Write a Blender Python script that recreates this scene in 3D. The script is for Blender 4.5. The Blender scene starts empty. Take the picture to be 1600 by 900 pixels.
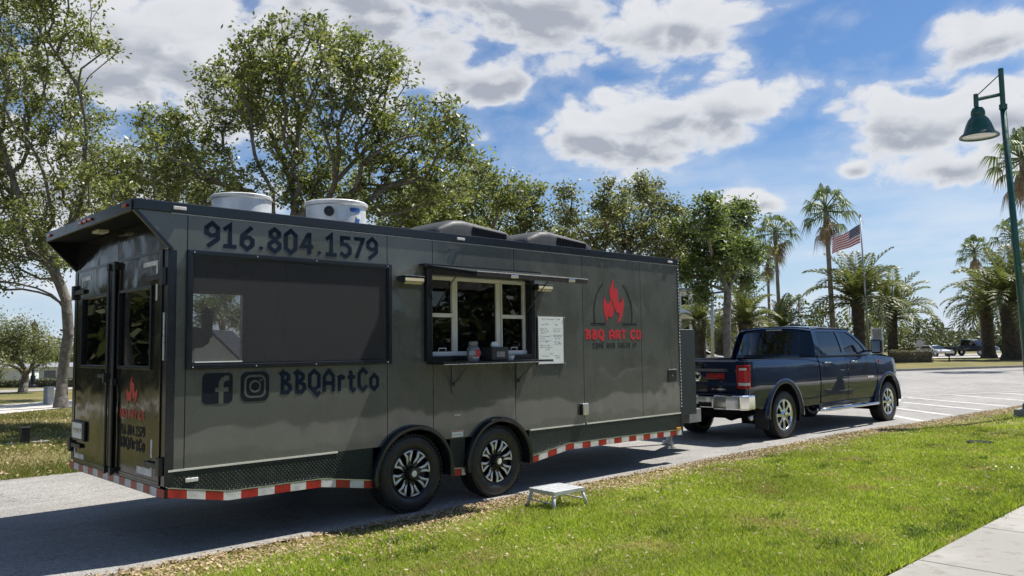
import bpy, bmesh, math, random
import numpy as np
from mathutils import Vector, Matrix
from mathutils.geometry import delaunay_2d_cdt

random.seed(7)
R = math.radians
scene = bpy.context.scene
COL = scene.collection

# ------------------------------------------------------------------ camera
CAM = np.array([-2.5779, -6.8051, 1.6855])
YAW, PIT, ROL, FPX = R(43.8311), R(4.2622), R(-0.7773), 1253.25
FW = np.array([math.sin(YAW) * math.cos(PIT), math.cos(YAW) * math.cos(PIT), math.sin(PIT)])
_rt = np.array([math.cos(YAW), -math.sin(YAW), 0.0])
_up = np.cross(_rt, FW)
RT = _rt * math.cos(ROL) + _up * math.sin(ROL)
UP = -_rt * math.sin(ROL) + _up * math.cos(ROL)
cam_data = bpy.data.cameras.new('camera')
cam = bpy.data.objects.new('camera', cam_data)
COL.objects.link(cam)
cam_data.sensor_width = 36.0
cam_data.lens = FPX / 1600 * 36.0
cam_data.clip_start = 0.05
cam_data.clip_end = 3000
m = Matrix.Identity(4)
for i in range(3):
    m[i][0], m[i][1], m[i][2], m[i][3] = RT[i], UP[i], -FW[i], CAM[i]
cam.matrix_world = m
scene.camera = cam

def at(px, py, depth):
    """world point seen at a photo pixel (1600x900), at a given distance along the view axis"""
    return CAM + (FW + RT * (px - 800) / FPX - UP * (py - 450) / FPX) * depth

def foot(px, depth):
    p = at(px, 540, depth)
    return Vector((p[0], p[1], 0.0))

# ------------------------------------------------------------------ world, sun, exposure
SUN_DIR = Vector((-0.52, 0.13, -1.0)).normalized()      # the way light travels
SUN_EL = math.asin(-SUN_DIR.z)
SUN_AZ = math.atan2(-SUN_DIR.x, -SUN_DIR.y)             # clockwise from +Y
scene.view_settings.view_transform = 'Standard'
scene.view_settings.look = 'None'
scene.view_settings.gamma = 1.0
scene.view_settings.use_curve_mapping = False
scene.view_settings.exposure = 0.95
scene.cycles.use_denoising = True
scene.cycles.max_bounces = 6
scene.cycles.transparent_max_bounces = 12
scene.cycles.sample_clamp_indirect = 6.0

sun_data = bpy.data.lights.new('sun', 'SUN')
sun_data.energy = 4.0
sun_data.angle = R(0.53)
sun_data.color = (1.0, 0.955, 0.88)
sun = bpy.data.objects.new('sun', sun_data)
COL.objects.link(sun)
sun.rotation_euler = SUN_DIR.to_track_quat('-Z', 'Y').to_euler()
sun.location = (0, 0, 40)

world = bpy.data.worlds.new('World')
scene.world = world
world.use_nodes = True
world.cycles.sampling_method = 'MANUAL'
world.cycles.sample_map_resolution = 256

class NT:
    """small helper to write node graphs"""
    def __init__(s, tree):
        s.t = tree
    def n(s, kind, **kw):
        nd = s.t.nodes.new(kind)
        for k, v in kw.items():
            setattr(nd, k, v)
        return nd
    def link(s, a, b):
        s.t.links.new(a, b)
    def _in(s, sock, v):
        if v is None:
            return
        if hasattr(v, 'is_output'):
            s.link(v, sock)
        else:
            sock.default_value = v
    def math(s, op, a, b=None, c=None, clamp=False):
        nd = s.n('ShaderNodeMath', operation=op, use_clamp=clamp)
        for i, v in enumerate((a, b, c)):
            s._in(nd.inputs[i], v)
        return nd.outputs[0]
    def vmath(s, op, a, b=None, out=0):
        nd = s.n('ShaderNodeVectorMath', operation=op)
        s._in(nd.inputs[0], a)
        s._in(nd.inputs[1], b)
        return nd.outputs['Value'] if op in ('DOT_PRODUCT', 'LENGTH') else nd.outputs[0]
    def scale(s, a, f):
        nd = s.n('ShaderNodeVectorMath', operation='SCALE')
        s._in(nd.inputs[0], a)
        s._in(nd.inputs['Scale'], f)
        return nd.outputs[0]
    def noise(s, vec, scale, detail=6, rough=.55, out='Fac', dist=0.0):
        nd = s.n('ShaderNodeTexNoise')
        s._in(nd.inputs['Vector'], vec)
        nd.inputs['Scale'].default_value = scale
        nd.inputs['Detail'].default_value = detail
        nd.inputs['Roughness'].default_value = rough
        nd.inputs['Distortion'].default_value = dist
        return nd.outputs[out]
    def mr(s, v, a, b, c=0.0, d=1.0, smooth=True):
        nd = s.n('ShaderNodeMapRange')
        nd.interpolation_type = 'SMOOTHSTEP' if smooth else 'LINEAR'
        for i, x in enumerate((v, a, b, c, d)):
            s._in(nd.inputs[i], x)
        return nd.outputs[0]
    def mix(s, f, a, b, blend='MIX'):
        nd = s.n('ShaderNodeMix', data_type='RGBA', blend_type=blend)
        s._in(nd.inputs[0], f)
        for sock, v in ((nd.inputs[6], a), (nd.inputs[7], b)):
            if not hasattr(v, 'is_output') and len(v) == 3:
                v = (*v, 1.0)
            s._in(sock, v)
        return nd.outputs[2]

def build_sky():
    g = NT(world.node_tree)
    for nd in list(world.node_tree.nodes):
        world.node_tree.nodes.remove(nd)
    sky = g.n('ShaderNodeTexSky', sky_type='NISHITA')
    sky.sun_disc = False
    sky.sun_elevation = SUN_EL
    sky.sun_rotation = SUN_AZ
    sky.altitude = 0
    sky.air_density = 1.0
    sky.dust_density = 0.6
    sky.ozone_density = 2.2
    d = g.n('ShaderNodeTexCoord').outputs['Generated']
    # cumulus heaps: direction (given as photo pixel), half width, half height in radians
    heaps = [(800, 15, .25, .100), (560, -30, .26, .115), (1050, 42, .095, .060), (1010, 190, .145, .070), (925, 220, .070, .045), (1115, 160, .090, .055),
             (240, 80, .25, .14), (80, 300, .2, .10), (1420, 190, .090, .055), (1565, 62, .072, .034), (1530, 165, .085, .042),
             (1190, 316, .062, .024), (1335, 264, .030, .016), (1480, 262, .085, .026),
             (640, 120, .16, .055), (770, 130, .08, .030), (1590, 190, .07, .05)]
    S = None
    E = None
    for px, py, a, b in heaps:
        v = at(px, py, 1.0) - CAM
        c = v / np.linalg.norm(v)
        r = np.cross(c, (0, 0, 1)); r /= np.linalg.norm(r)
        u = np.cross(r, c)
        fr = g.math('DIVIDE', g.vmath('DOT_PRODUCT', d, tuple(r)), a)
        fu = g.math('DIVIDE', g.vmath('DOT_PRODUCT', d, tuple(u)), b)
        e = g.math('SUBTRACT', 1.0, g.math('SQRT', g.math('ADD', g.math('MULTIPLY', fr, fr), g.math('MULTIPLY', fu, fu))))
        front = g.math('LESS_THAN', g.vmath('DOT_PRODUCT', d, tuple(c)), 0.0)
        e = g.math('SUBTRACT', e, g.math('MULTIPLY', front, 20.0))
        e = g.math('MAXIMUM', e, -1.0)
        E = e if E is None else g.math('SMOOTH_MAX', E, e, 0.25)
        up_i = g.math('MULTIPLY', g.math('MAXIMUM', e, 0.0), fu)
        S = up_i if S is None else g.math('ADD', S, up_i)
    st = g.vmath('MULTIPLY', d, (1.0, 1.0, 1.75))
    # the rest of the sky: heaps of the same kind spread by a broad noise
    wide = g.math('MULTIPLY', g.math('SUBTRACT', g.noise(g.vmath('ADD', st, (3.1, 1.7, .4)), 2.3, 2, .5), .60), 5.0)
    dc = g.vmath('DOT_PRODUCT', d, tuple(FW))
    E = g.math('MAXIMUM', E, wide) if False else E
    E2 = g.math('MAXIMUM', E, g.math('SUBTRACT', wide, g.math('MULTIPLY', g.mr(dc, .62, .86), 2.0)))
    sunv = -SUN_DIR
    warp = g.vmath('ADD', st, g.scale(g.vmath('SUBTRACT', g.noise(st, 5.0, 3, .5, 'Color'), (.5, .5, .5)), .10))
    n1 = g.noise(warp, 9.5, 8, .62)
    off = g.vmath('ADD', warp, tuple(Vector((sunv.x, sunv.y, sunv.z * 1.75)) * .055))
    n2 = g.noise(off, 9.5, 4, .5)
    def billow(vec, sc):
        vo = g.n('ShaderNodeTexVoronoi', feature='F1')
        vo.inputs['Scale'].default_value = sc
        g.link(vec, vo.inputs['Vector'])
        return g.math('SUBTRACT', .48, vo.outputs['Distance'])
    bl = g.math('ADD', g.math('MULTIPLY', billow(warp, 13), .75), g.math('MULTIPLY', billow(warp, 31), .5))
    F = g.math('ADD', g.math('MULTIPLY', E2, 0.95), g.math('MULTIPLY', g.math('SUBTRACT', n1, .5), 2.3))
    F = g.math('ADD', F, bl)
    mask = g.math('MAXIMUM', g.mr(F, -.08, .46), g.math('MULTIPLY', g.mr(F, -.45, .2), .22))
    thick = g.mr(F, .20, 1.05)
    lit = g.mr(g.math('ADD', g.math('ADD', g.math('SUBTRACT', n1, n2), g.math('MULTIPLY', bl, .16)), g.math('MULTIPLY', S, 1.1)), -.20, .20)
    white = (7.0, 7.1, 7.3)
    grey = (3.6, 3.85, 4.4)
    shade = g.math('MULTIPLY', thick, g.math('SUBTRACT', 1.30, g.math('MULTIPLY', lit, 1.15)), clamp=True)
    cloud = g.mix(shade, white, grey)
    # thin high veil that thickens towards the horizon
    z = g.n('ShaderNodeSeparateXYZ')
    g.link(d, z.inputs[0])
    vst = g.vmath('MULTIPLY', d, (1.0, 1.0, 5.5))
    veil = g.mr(g.noise(g.vmath('ADD', vst, (7, 2, 5)), 3.2, 7, .55), .38, .68)
    veil = g.math('MULTIPLY', veil, g.mr(z.outputs[2], .30, .08, 0.0, .80))
    skyc = sky.outputs[0]
    skyc = g.mix(1.0, skyc, (.58, .78, .98), 'MULTIPLY')
    skyc = g.mix(g.mr(z.outputs[2], .25, -.02, 0.0, .82), skyc, (5.3, 6.5, 7.9))
    skyc = g.mix(veil, skyc, (6.4, 7.0, 7.8))
    col = g.mix(g.math('MULTIPLY', mask, .96), skyc, cloud)
    bg = g.n('ShaderNodeBackground')
    g.link(col, bg.inputs[0])
    bg.inputs[1].default_value = 0.06
    out = g.n('ShaderNodeOutputWorld')
    g.link(bg.outputs[0], out.inputs[0])
build_sky()

# ------------------------------------------------------------------ materials
MATS = {}

def new_mat(name):
    mt = bpy.data.materials.new(name)
    mt.use_nodes = True
    nt = mt.node_tree
    nt.nodes.clear()
    g = NT(nt)
    out = g.n('ShaderNodeOutputMaterial')
    p = g.n('ShaderNodeBsdfPrincipled')
    g.link(p.outputs[0], out.inputs[0])
    MATS[name] = mt
    return mt, g, p, out

def mat(name, col, rough=.5, metal=0.0, var=.12, vscale=6.0, bump=0.0, bscale=60.0, coat=0.0, spec=.5, bdist=.002, rvar=0.0, emit=None):
    mt, g, p, out = new_mat(name)
    pos = g.n('ShaderNodeTexCoord').outputs['Object']
    n = g.noise(pos, vscale, 5, .6)
    a = tuple(c * (1 - var) for c in col)
    b = tuple(min(1, c * (1 + var)) for c in col)
    g.link(g.mix(g.mr(n, .3, .7), a, b), p.inputs['Base Color'])
    p.inputs['Metallic'].default_value = metal
    if rvar:
        g.link(g.mr(g.noise(pos, vscale * 2.3, 6, .65), .3, .7, max(.02, rough - rvar), rough + rvar), p.inputs['Roughness'])
    else:
        p.inputs['Roughness'].default_value = rough
    p.inputs['Coat Weight'].default_value = coat
    p.inputs['Coat Roughness'].default_value = .04
    p.inputs['Specular IOR Level'].default_value = spec
    if bump:
        bn = g.n('ShaderNodeBump')
        bn.inputs['Strength'].default_value = bump
        bn.inputs['Distance'].default_value = bdist
        g.link(g.noise(pos, bscale, 4, .6), bn.inputs['Height'])
        g.link(bn.outputs[0], p.inputs['Normal'])
    if emit:
        p.inputs['Emission Color'].default_value = (*emit[:3], 1)
        p.inputs['Emission Strength'].default_value = emit[3]
    return mt

def glass_mat(name, tint, gloss_rough=.01, body=(.01, .012, .014), clear=.6):
    """window glass: tinted see-through plus a mirror coat by fresnel"""
    mt, g, p, out = new_mat(name)
    tr = g.n('ShaderNodeBsdfTransparent')
    tr.inputs[0].default_value = (*tint, 1)
    p.inputs['Base Color'].default_value = (*body, 1)
    p.inputs['Roughness'].default_value = gloss_rough
    mx = g.n('ShaderNodeMixShader')
    mx.inputs[0].default_value = clear
    g.link(p.outputs[0], mx.inputs[1])
    g.link(tr.outputs[0], mx.inputs[2])
    gl = g.n('ShaderNodeBsdfGlossy')
    gl.inputs['Roughness'].default_value = gloss_rough
    fr = g.n('ShaderNodeFresnel')
    fr.inputs[0].default_value = 1.5
    m2 = g.n('ShaderNodeMixShader')
    g.link(fr.outputs[0], m2.inputs[0])
    g.link(mx.outputs[0], m2.inputs[1])
    g.link(gl.outputs[0], m2.inputs[2])
    g.link(m2.outputs[0], out.inputs[0])
    return mt

def panel_mat(name, col, rough, wav, metal=0.0, wscale=1.3, spec=.5, coat=0.0):
    """painted sheet metal with slight oil-canning, dust and smears"""
    mt, g, p, out = new_mat(name)
    pos = g.n('ShaderNodeTexCoord').outputs['Object']
    n = g.noise(pos, 2.2, 6, .6)
    g.link(g.mix(g.mr(n, .25, .75), tuple(c * .9 for c in col), tuple(c * 1.12 for c in col)), p.inputs['Base Color'])
    streak = g.noise(g.vmath('MULTIPLY', pos, (5, 5, .9)), 1.0, 4, .55)
    g.link(g.mr(g.math('ADD', g.math('MULTIPLY', streak, .6), g.math('MULTIPLY', n, .4)), .3, .72, rough * .75, rough * 1.5), p.inputs['Roughness'])
    p.inputs['Metallic'].default_value = metal
    p.inputs['Specular IOR Level'].default_value = spec
    bn = g.n('ShaderNodeBump')
    bn.inputs['Strength'].default_value = 1.0
    bn.inputs['Distance'].default_value = wav
    g.link(g.noise(pos, wscale, 2, .4, dist=.4), bn.inputs['Height'])
    g.link(bn.outputs[0], p.inputs['Normal'])
    p.inputs['Coat Weight'].default_value = coat
    p.inputs['Coat Roughness'].default_value = .05
    if coat:
        g.link(bn.outputs[0], p.inputs['Coat Normal'])
        g.link(g.mr(streak, .35, .75, .03, .07), p.inputs['Coat Roughness'])
    return mt

def diamond_mat(name, col, rough, metal, pitch=.055):
    mt, g, p, out = new_mat(name)
    pos = g.n('ShaderNodeTexCoord').outputs['Object']
    s = g.n('ShaderNodeSeparateXYZ')
    g.link(pos, s.inputs[0])
    u = g.math('ADD', s.outputs[0], s.outputs[1])
    w = s.outputs[2]
    k = 2 * math.pi / pitch
    a = g.math('SINE', g.math('MULTIPLY', g.math('ADD', u, w), k))
    b = g.math('SINE', g.math('MULTIPLY', g.math('SUBTRACT', u, w), k))
    h = g.math('POWER', g.math('ABSOLUTE', g.math('MULTIPLY', a, b)), 1.6)
    n = g.noise(pos, 9, 6, .65)
    g.link(g.mix(g.mr(n, .3, .75), tuple(c * .9 for c in col), tuple(c * 1.2 for c in col)), p.inputs['Base Color'])
    p.inputs['Metallic'].default_value = metal
    g.link(g.mr(n, .3, .7, rough * .8, rough * 1.4), p.inputs['Roughness'])
    bn = g.n('ShaderNodeBump')
    bn.inputs['Strength'].default_value = 1.0
    bn.inputs['Distance'].default_value = .0065
    g.link(h, bn.inputs['Height'])
    g.link(bn.outputs[0], p.inputs['Normal'])
    return mt

def leaf_mat(name, c1, c2, c3=None, trans=.35, rough=.5, spec=.45, patch=None):
    mt, g, p, out = new_mat(name)
    geo = g.n('ShaderNodeNewGeometry')
    rnd = geo.outputs['Random Per Island']
    pos = geo.outputs['Position']
    col = g.mix(rnd, c1, c2)
    if c3:
        col = g.mix(g.mr(rnd, .93, .98), col, c3)
    if patch:
        pc, sc, lo, hi = patch
        col = g.mix(g.mr(g.noise(pos, sc, 5, .6), lo, hi, 0, .85), col, pc)
    col = g.mix(1.0, col, g.mix(g.mr(g.noise(pos, .55, 3, .5), .3, .7), (.8, .8, .8), (1.2, 1.2, 1.2)), 'MULTIPLY')
    g.link(col, p.inputs['Base Color'])
    p.inputs['Roughness'].default_value = rough
    p.inputs['Specular IOR Level'].default_value = spec
    tl = g.n('ShaderNodeBsdfTranslucent')
    g.link(g.mix(1.0, col, (1.25, 1.3, .7), 'MULTIPLY'), tl.inputs[0])
    mx = g.n('ShaderNodeMixShader')
    mx.inputs[0].default_value = trans
    g.link(p.outputs[0], mx.inputs[1])
    g.link(tl.outputs[0], mx.inputs[2])
    g.link(mx.outputs[0], out.inputs[0])
    return mt

panel_mat('trailer_side', (.080, .085, .073), .26, .012, coat=.7)
panel_mat('trailer_door', (.014, .014, .012), .12, .012, wscale=2.4, coat=.16, spec=.2)
mat('black_trim', (.010, .013, .018), .22, 0, .12, 3, rvar=.03)
mat('black_matt', (.008, .009, .010), .75, 0, .2, spec=.12)
mat('wall_lining', (.022, .024, .026), .6, 0, .2)
mat('rubber', (.016, .016, .017), .62, 0, .3, 12, bump=.3, bscale=90, rvar=.1)
mat('tyre_side', (.020, .020, .021), .5, 0, .3, 9, rvar=.12)
mat('chrome', (.74, .75, .76), .14, 1.0, .05)
mat('machined', (.84, .83, .80), .32, .35, .06)
mat('rim_black', (.010, .010, .012), .22, 0, .1)
mat('alu', (.62, .63, .64), .34, 1.0, .1, 8, rvar=.1, bump=.15, bscale=40)
mat('alu_step', (.56, .57, .58), .42, .3, .1, 8, rvar=.1)
mat('alu_fan', (.70, .70, .68), .45, .35, .16, 5, rvar=.1)
mat('white_paint', (.78, .78, .75), .4, 0, .07)
mat('vinyl_cream', (.66, .65, .58), .45, 0, .08)
mat('white_board', (.74, .77, .76), .25, 0, .03)
mat('tape_white', (.58, .58, .56), .4, 0, .22, 9)
mat('tape_red', (.36, .024, .020), .36, 0, .3, 9)
mat('decal_black', (.010, .014, .020), .55, 0, .12, spec=.15)
mat('decal_navy', (.005, .013, .028), .55, 0, .12, spec=.15)
mat('decal_red', (.50, .022, .028), .38, 0, .1)
mat('lens_red', (.35, .012, .014), .12, 0, .15, coat=.6)
mat('lens_clear', (.62, .60, .58), .12, 0, .1, coat=.5)
mat('lens_amber', (.65, .30, .05), .2, 0, .1)
mat('led_face', (.52, .47, .32), .35, 0, .12)
mat('bracket_grey', (.11, .12, .12), .4, .5, .15)
mat('label_blue', (.02, .10, .34), .4, 0, .2)
mat('flag_red', (.52, .028, .045), .7, 0, .1)
mat('plastic_black', (.022, .024, .026), .42, 0, .2, rvar=.1)
mat('grey_plastic', (.22, .22, .22), .5, 0, .15)
mat('ac_shell', (.035, .038, .040), .6, 0, .15, rvar=.1)
diamond_mat('diamond_dark', (.012, .019, .015), .30, .15, .075)
diamond_mat('diamond_nose', (.022, .030, .030), .34, .3, .085)
glass_mat('door_glass', (.30, .32, .30), clear=.75)
glass_mat('service_glass', (.28, .30, .30), clear=.80)
glass_mat('truck_glass', (.10, .11, .13), clear=.55)
glass_mat('bottle_glass', (.85, .88, .88), body=(.6, .62, .62), clear=.72)
def screen_mat():
    mt, g, p, out = new_mat('bug_screen')
    pos = g.n('ShaderNodeTexCoord').outputs['Object']
    n = g.noise(pos, 2.5, 4, .5)
    g.link(g.mix(n, (.032, .031, .034), (.050, .048, .051)), p.inputs['Base Color'])
    p.inputs['Roughness'].default_value = .7
    tr = g.n('ShaderNodeBsdfTransparent')
    mx = g.n('ShaderNodeMixShader')
    mx.inputs[0].default_value = .50
    g.link(p.outputs[0], mx.inputs[1]); g.link(tr.outputs[0], mx.inputs[2])
    g.link(mx.outputs[0], out.inputs[0])
screen_mat()
def car_paint(name, col, rough=.45):
    mt, g, p, out = new_mat(name)
    p.inputs['Base Color'].default_value = (*col, 1)
    p.inputs['Metallic'].default_value = .0
    p.inputs['Roughness'].default_value = rough
    p.inputs['Specular IOR Level'].default_value = .12
    p.inputs['Coat Weight'].default_value = 1.0
    pos = g.n('ShaderNodeTexCoord').outputs['Object']
    g.link(g.mr(g.noise(pos, 3, 5, .6), .3, .8, .01, .045), p.inputs['Coat Roughness'])
car_paint('truck_blue', (.0025, .010, .034))
car_paint('car_silver', (.50, .52, .54))
car_paint('car_dark', (.022, .024, .03))
car_paint('car_white', (.72, .73, .74))
mat('lamp_green', (.012, .075, .060), .35, 0, .2, 6, rvar=.1)
mat('galv', (.42, .43, .44), .45, .6, .15)
mat('bark', (.155, .140, .124), .9, 0, .35, 7, bump=.9, bscale=14, bdist=.03)
mat('palm_bark', (.24, .20, .16), .9, 0, .3, 5, bump=.8, bscale=12, bdist=.03)
mat('date_bark', (.085, .066, .050), .95, 0, .4, 4, bump=1.0, bscale=7, bdist=.08)
leaf_mat('oak_leaf', (.070, .092, .030), (.270, .300, .115), (.34, .28, .12), .42, .40)
leaf_mat('oak_leaf_bright', (.062, .095, .030), (.195, .245, .08), (.26, .25, .09), .42, .42)
leaf_mat('oak_leaf_grey', (.085, .100, .045), (.270, .285, .130), (.33, .28, .14), .40, .42)
leaf_mat('fan_leaf', (.075, .115, .042), (.18, .225, .075), None, .25)
leaf_mat('date_leaf', (.095, .115, .042), (.205, .22, .085), (.34, .28, .13), .28)
leaf_mat('dead_frond', (.26, .19, .115), (.36, .27, .17), None, .2, .8, .1)
leaf_mat('hedge_leaf', (.09, .085, .04), (.17, .155, .075), (.22, .17, .10), .2)
leaf_mat('wood_leaf', (.055, .072, .034), (.115, .130, .058), (.17, .15, .08), .25)
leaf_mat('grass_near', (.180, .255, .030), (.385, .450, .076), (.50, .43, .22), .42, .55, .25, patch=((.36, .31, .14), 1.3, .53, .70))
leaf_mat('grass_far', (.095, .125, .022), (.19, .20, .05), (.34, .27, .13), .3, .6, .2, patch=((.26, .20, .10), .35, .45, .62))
leaf_mat('dry_leaf', (.22, .15, .08), (.48, .37, .23), (.10, .07, .045), .15, .6, .35)

def ground_mat(name, c1, c2, c3, s1, s2, bump=.5, bs=40, rough=.95):
    mt, g, p, out = new_mat(name)
    pos = g.n('ShaderNodeNewGeometry').outputs['Position']
    a = g.noise(pos, s1, 6, .62)
    b = g.noise(pos, s2, 6, .65)
    col = g.mix(g.mr(a, .38, .66), c1, c2)
    col = g.mix(g.mr(b, .52, .72), col, c3)
    g.link(col, p.inputs['Base Color'])
    p.inputs['Roughness'].default_value = rough
    p.inputs['Specular IOR Level'].default_value = .2
    bn = g.n('ShaderNodeBump')
    bn.inputs['Strength'].default_value = bump
    bn.inputs['Distance'].default_value = .02
    g.link(g.noise(pos, bs, 5, .7), bn.inputs['Height'])
    g.link(bn.outputs[0], p.inputs['Normal'])
    return mt
ground_mat('soil_near', (.13, .14, .035), (.20, .19, .055), (.25, .19, .10), 1.1, 9)
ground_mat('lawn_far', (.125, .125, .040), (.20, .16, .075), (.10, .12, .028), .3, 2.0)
def asphalt_mat(name, base, lo, hi):
    mt, g, p, out = new_mat(name)
    pos = g.n('ShaderNodeNewGeometry').outputs['Position']
    v = g.n('ShaderNodeTexVoronoi')
    v.inputs['Scale'].default_value = 75
    g.link(pos, v.inputs['Vector'])
    sep = g.n('ShaderNodeSeparateColor')
    g.link(v.outputs['Color'], sep.inputs[0])
    stone = g.mr(sep.outputs[0], 0, 1, .68, 1.35, False)
    broad = g.mr(g.noise(pos, .35, 6, .6), .3, .7, .86, 1.12)
    mid = g.mr(g.noise(g.vmath('MULTIPLY', pos, (.5, 2.2, 1)), 2.0, 6, .7), .35, .7, .9, 1.08)
    f = g.math('MULTIPLY', g.math('MULTIPLY', stone, broad), mid)
    # fine cracks
    vc = g.n('ShaderNodeTexVoronoi', feature='DISTANCE_TO_EDGE')
    vc.inputs['Scale'].default_value = .42
    g.link(g.vmath('ADD', pos, g.scale(g.noise(pos, 2.5, 5, .7, 'Color'), .55)), vc.inputs['Vector'])
    crack = g.mr(vc.outputs['Distance'], .0, .006, .55, 1.0)
    f = g.math('MULTIPLY', f, crack)
    stain = g.mr(g.noise(g.vmath('MULTIPLY', pos, (.55, 1.3, 1)), .9, 7, .68), .56, .74, 1.0, .80)
    f = g.math('MULTIPLY', f, stain)
    g.link(g.mix(1.0, base, g.n('ShaderNodeCombineColor').outputs[0], 'MULTIPLY') if False else g.scale((base[0], base[1], base[2]), f), p.inputs['Base Color'])
    p.inputs['Roughness'].default_value = .85
    p.inputs['Specular IOR Level'].default_value = .3
    bn = g.n('ShaderNodeBump')
    bn.inputs['Strength'].default_value = .6
    bn.inputs['Distance'].default_value = .006
    g.link(v.outputs['Distance'], bn.inputs['Height'])
    g.link(bn.outputs[0], p.inputs['Normal'])
    return mt
asphalt_mat('asphalt', (.265, .255, .240), 0, 1)
asphalt_mat('asphalt_far', (.30, .285, .265), 0, 1)
ground_mat('concrete', (.285, .275, .250), (.36, .345, .315), (.22, .205, .18), .9, 7, .35, 90, .9)
ground_mat('concrete_path', (.50, .47, .43), (.60, .57, .52), (.42, .39, .34), .9, 5, .25, 60, .85)
ground_mat('road_paint', (.46, .45, .43), (.56, .55, .53), (.30, .29, .27), 2, 14, .2, 60, .8)

# ------------------------------------------------------------------ mesh helpers
class MB:
    def __init__(s):
        s.v, s.f = [], []
    def add(s, vs, fs):
        n = len(s.v)
        s.v += [tuple(v) for v in vs]
        s.f += [tuple(i + n for i in f) for f in fs]
        return s
    def box(s, x0, x1, y0, y1, z0, z1):
        return s.add([(x0, y0, z0), (x1, y0, z0), (x1, y1, z0), (x0, y1, z0), (x0, y0, z1), (x1, y0, z1), (x1, y1, z1), (x0, y1, z1)],
                     [(0, 3, 2, 1), (4, 5, 6, 7), (0, 1, 5, 4), (1, 2, 6, 5), (2, 3, 7, 6), (3, 0, 4, 7)])
    def obox(s, c, size, mtx=None):
        b = MB().box(-size[0] / 2, size[0] / 2, -size[1] / 2, size[1] / 2, -size[2] / 2, size[2] / 2)
        mt = mtx or Matrix.Identity(3)
        return s.add([tuple(Vector(c) + mt @ Vector(v)) for v in b.v], b.f)
    def prism(s, poly, axis, a, b):
        """poly in the two other axes (in x,y,z order), from a to b along axis"""
        def mk(p, t):
            q = list(p); q.insert(axis, t); return tuple(q)
        n = len(poly)
        vs = [mk(p, a) for p in poly] + [mk(p, b) for p in poly]
        fs = [tuple(range(n)), tuple(range(2 * n - 1, n - 1, -1))] + [(i, (i + 1) % n, n + (i + 1) % n, n + i) for i in range(n)]
        return s.add(vs, fs)
    def tube(s, pts, r, n=8, cap=True):
        pts = [Vector(p) for p in pts]
        rs = r if isinstance(r, (list, tuple)) else [r] * len(pts)
        vs, fs = [], []
        ref = None
        for i, p in enumerate(pts):
            t = (pts[min(i + 1, len(pts) - 1)] - pts[max(i - 1, 0)]).normalized()
            if ref is None:
                ref = t.orthogonal().normalized()
            ref = (ref - t * ref.dot(t)).normalized()
            bi = t.cross(ref)
            for k in range(n):
                a = 2 * math.pi * k / n
                vs.append(p + (ref * math.cos(a) + bi * math.sin(a)) * rs[i])
        for i in range(len(pts) - 1):
            for k in range(n):
                fs.append((i * n + k, i * n + (k + 1) % n, (i + 1) * n + (k + 1) % n, (i + 1) * n + k))
        if cap:
            fs.append(tuple(range(n - 1, -1, -1)))
            fs.append(tuple(range((len(pts) - 1) * n, len(pts) * n)))
        return s.add(vs, fs)
    def lathe(s, prof, c=(0, 0, 0), axis=2, n=32, a0=0.0, a1=2 * math.pi):
        """prof: (radius, height) along the axis"""
        full = abs(a1 - a0 - 2 * math.pi) < 1e-6
        m_ = n if full else n + 1
        vs, fs = [], []
        for r, h in prof:
            for k in range(m_):
                a = a0 + (a1 - a0) * k / n
                q = [r * math.cos(a), r * math.sin(a)]
                q.insert(axis, h)
                vs.append((q[0] + c[0], q[1] + c[1], q[2] + c[2]))
        for i in range(len(prof) - 1):
            for k in range(n if full else n):
                k2 = (k + 1) % m_ if full else k + 1
                fs.append((i * m_ + k, i * m_ + k2, (i + 1) * m_ + k2, (i + 1) * m_ + k))
        return s.add(vs, fs)
    def ribbon(s, pts, w, z=0.0, closed=False):
        """flat mitred stroke in local (u, v, z)"""
        P = [Vector(p) for p in pts]
        n = len(P)
        L, Rr = [], []
        for i in range(n):
            if closed:
                a, b = P[(i - 1) % n], P[(i + 1) % n]
            else:
                a, b = P[max(i - 1, 0)], P[min(i + 1, n - 1)]
            d1 = (P[i] - a).normalized() if (P[i] - a).length > 1e-9 else (b - P[i]).normalized()
            d2 = (b - P[i]).normalized() if (b - P[i]).length > 1e-9 else d1
            t = (d1 + d2)
            t = t.normalized() if t.length > 1e-6 else d1
            nn = Vector((-t.y, t.x))
            k = max(.5, abs(nn.dot(Vector((-d1.y, d1.x)))))
            o = nn * (w / 2 / k)
            L.append((P[i].x + o.x, P[i].y + o.y, z)); Rr.append((P[i].x - o.x, P[i].y - o.y, z))
        m_ = n if closed else n - 1
        return s.add(L + Rr, [(i, n + i, n + (i + 1) % n, (i + 1) % n) for i in range(m_)])
    def flat(s, poly, z=0.0):
        return s.add([(p[0], p[1], z) for p in poly], [tuple(range(len(poly)))])
    def xf(s, fn):
        s.v = [tuple(fn(*v)) for v in s.v]
        return s
    def build(s, name, mt, parent=None, smooth=False, bevel=0.0, seg=2, recalc=True, auto=None):
        me = bpy.data.meshes.new(name)
        me.from_pydata(s.v, [], s.f)
        if recalc:
            bm = bmesh.new(); bm.from_mesh(me)
            bmesh.ops.recalc_face_normals(bm, faces=bm.faces)
            bm.to_mesh(me); bm.free()
        me.materials.append(MATS[mt])
        if smooth or auto:
            me.polygons.foreach_set('use_smooth', [True] * len(me.polygons))
        if auto:
            me.set_sharp_from_angle(angle=R(auto))
        o = bpy.data.objects.new(name, me)
        COL.objects.link(o)
        if parent:
            o.parent = parent
        if bevel:
            b = o.modifiers.new('bevel', 'BEVEL')
            b.width = bevel; b.segments = seg; b.limit_method = 'ANGLE'; b.angle_limit = R(40)
            b.harden_normals = False
        return o

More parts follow.
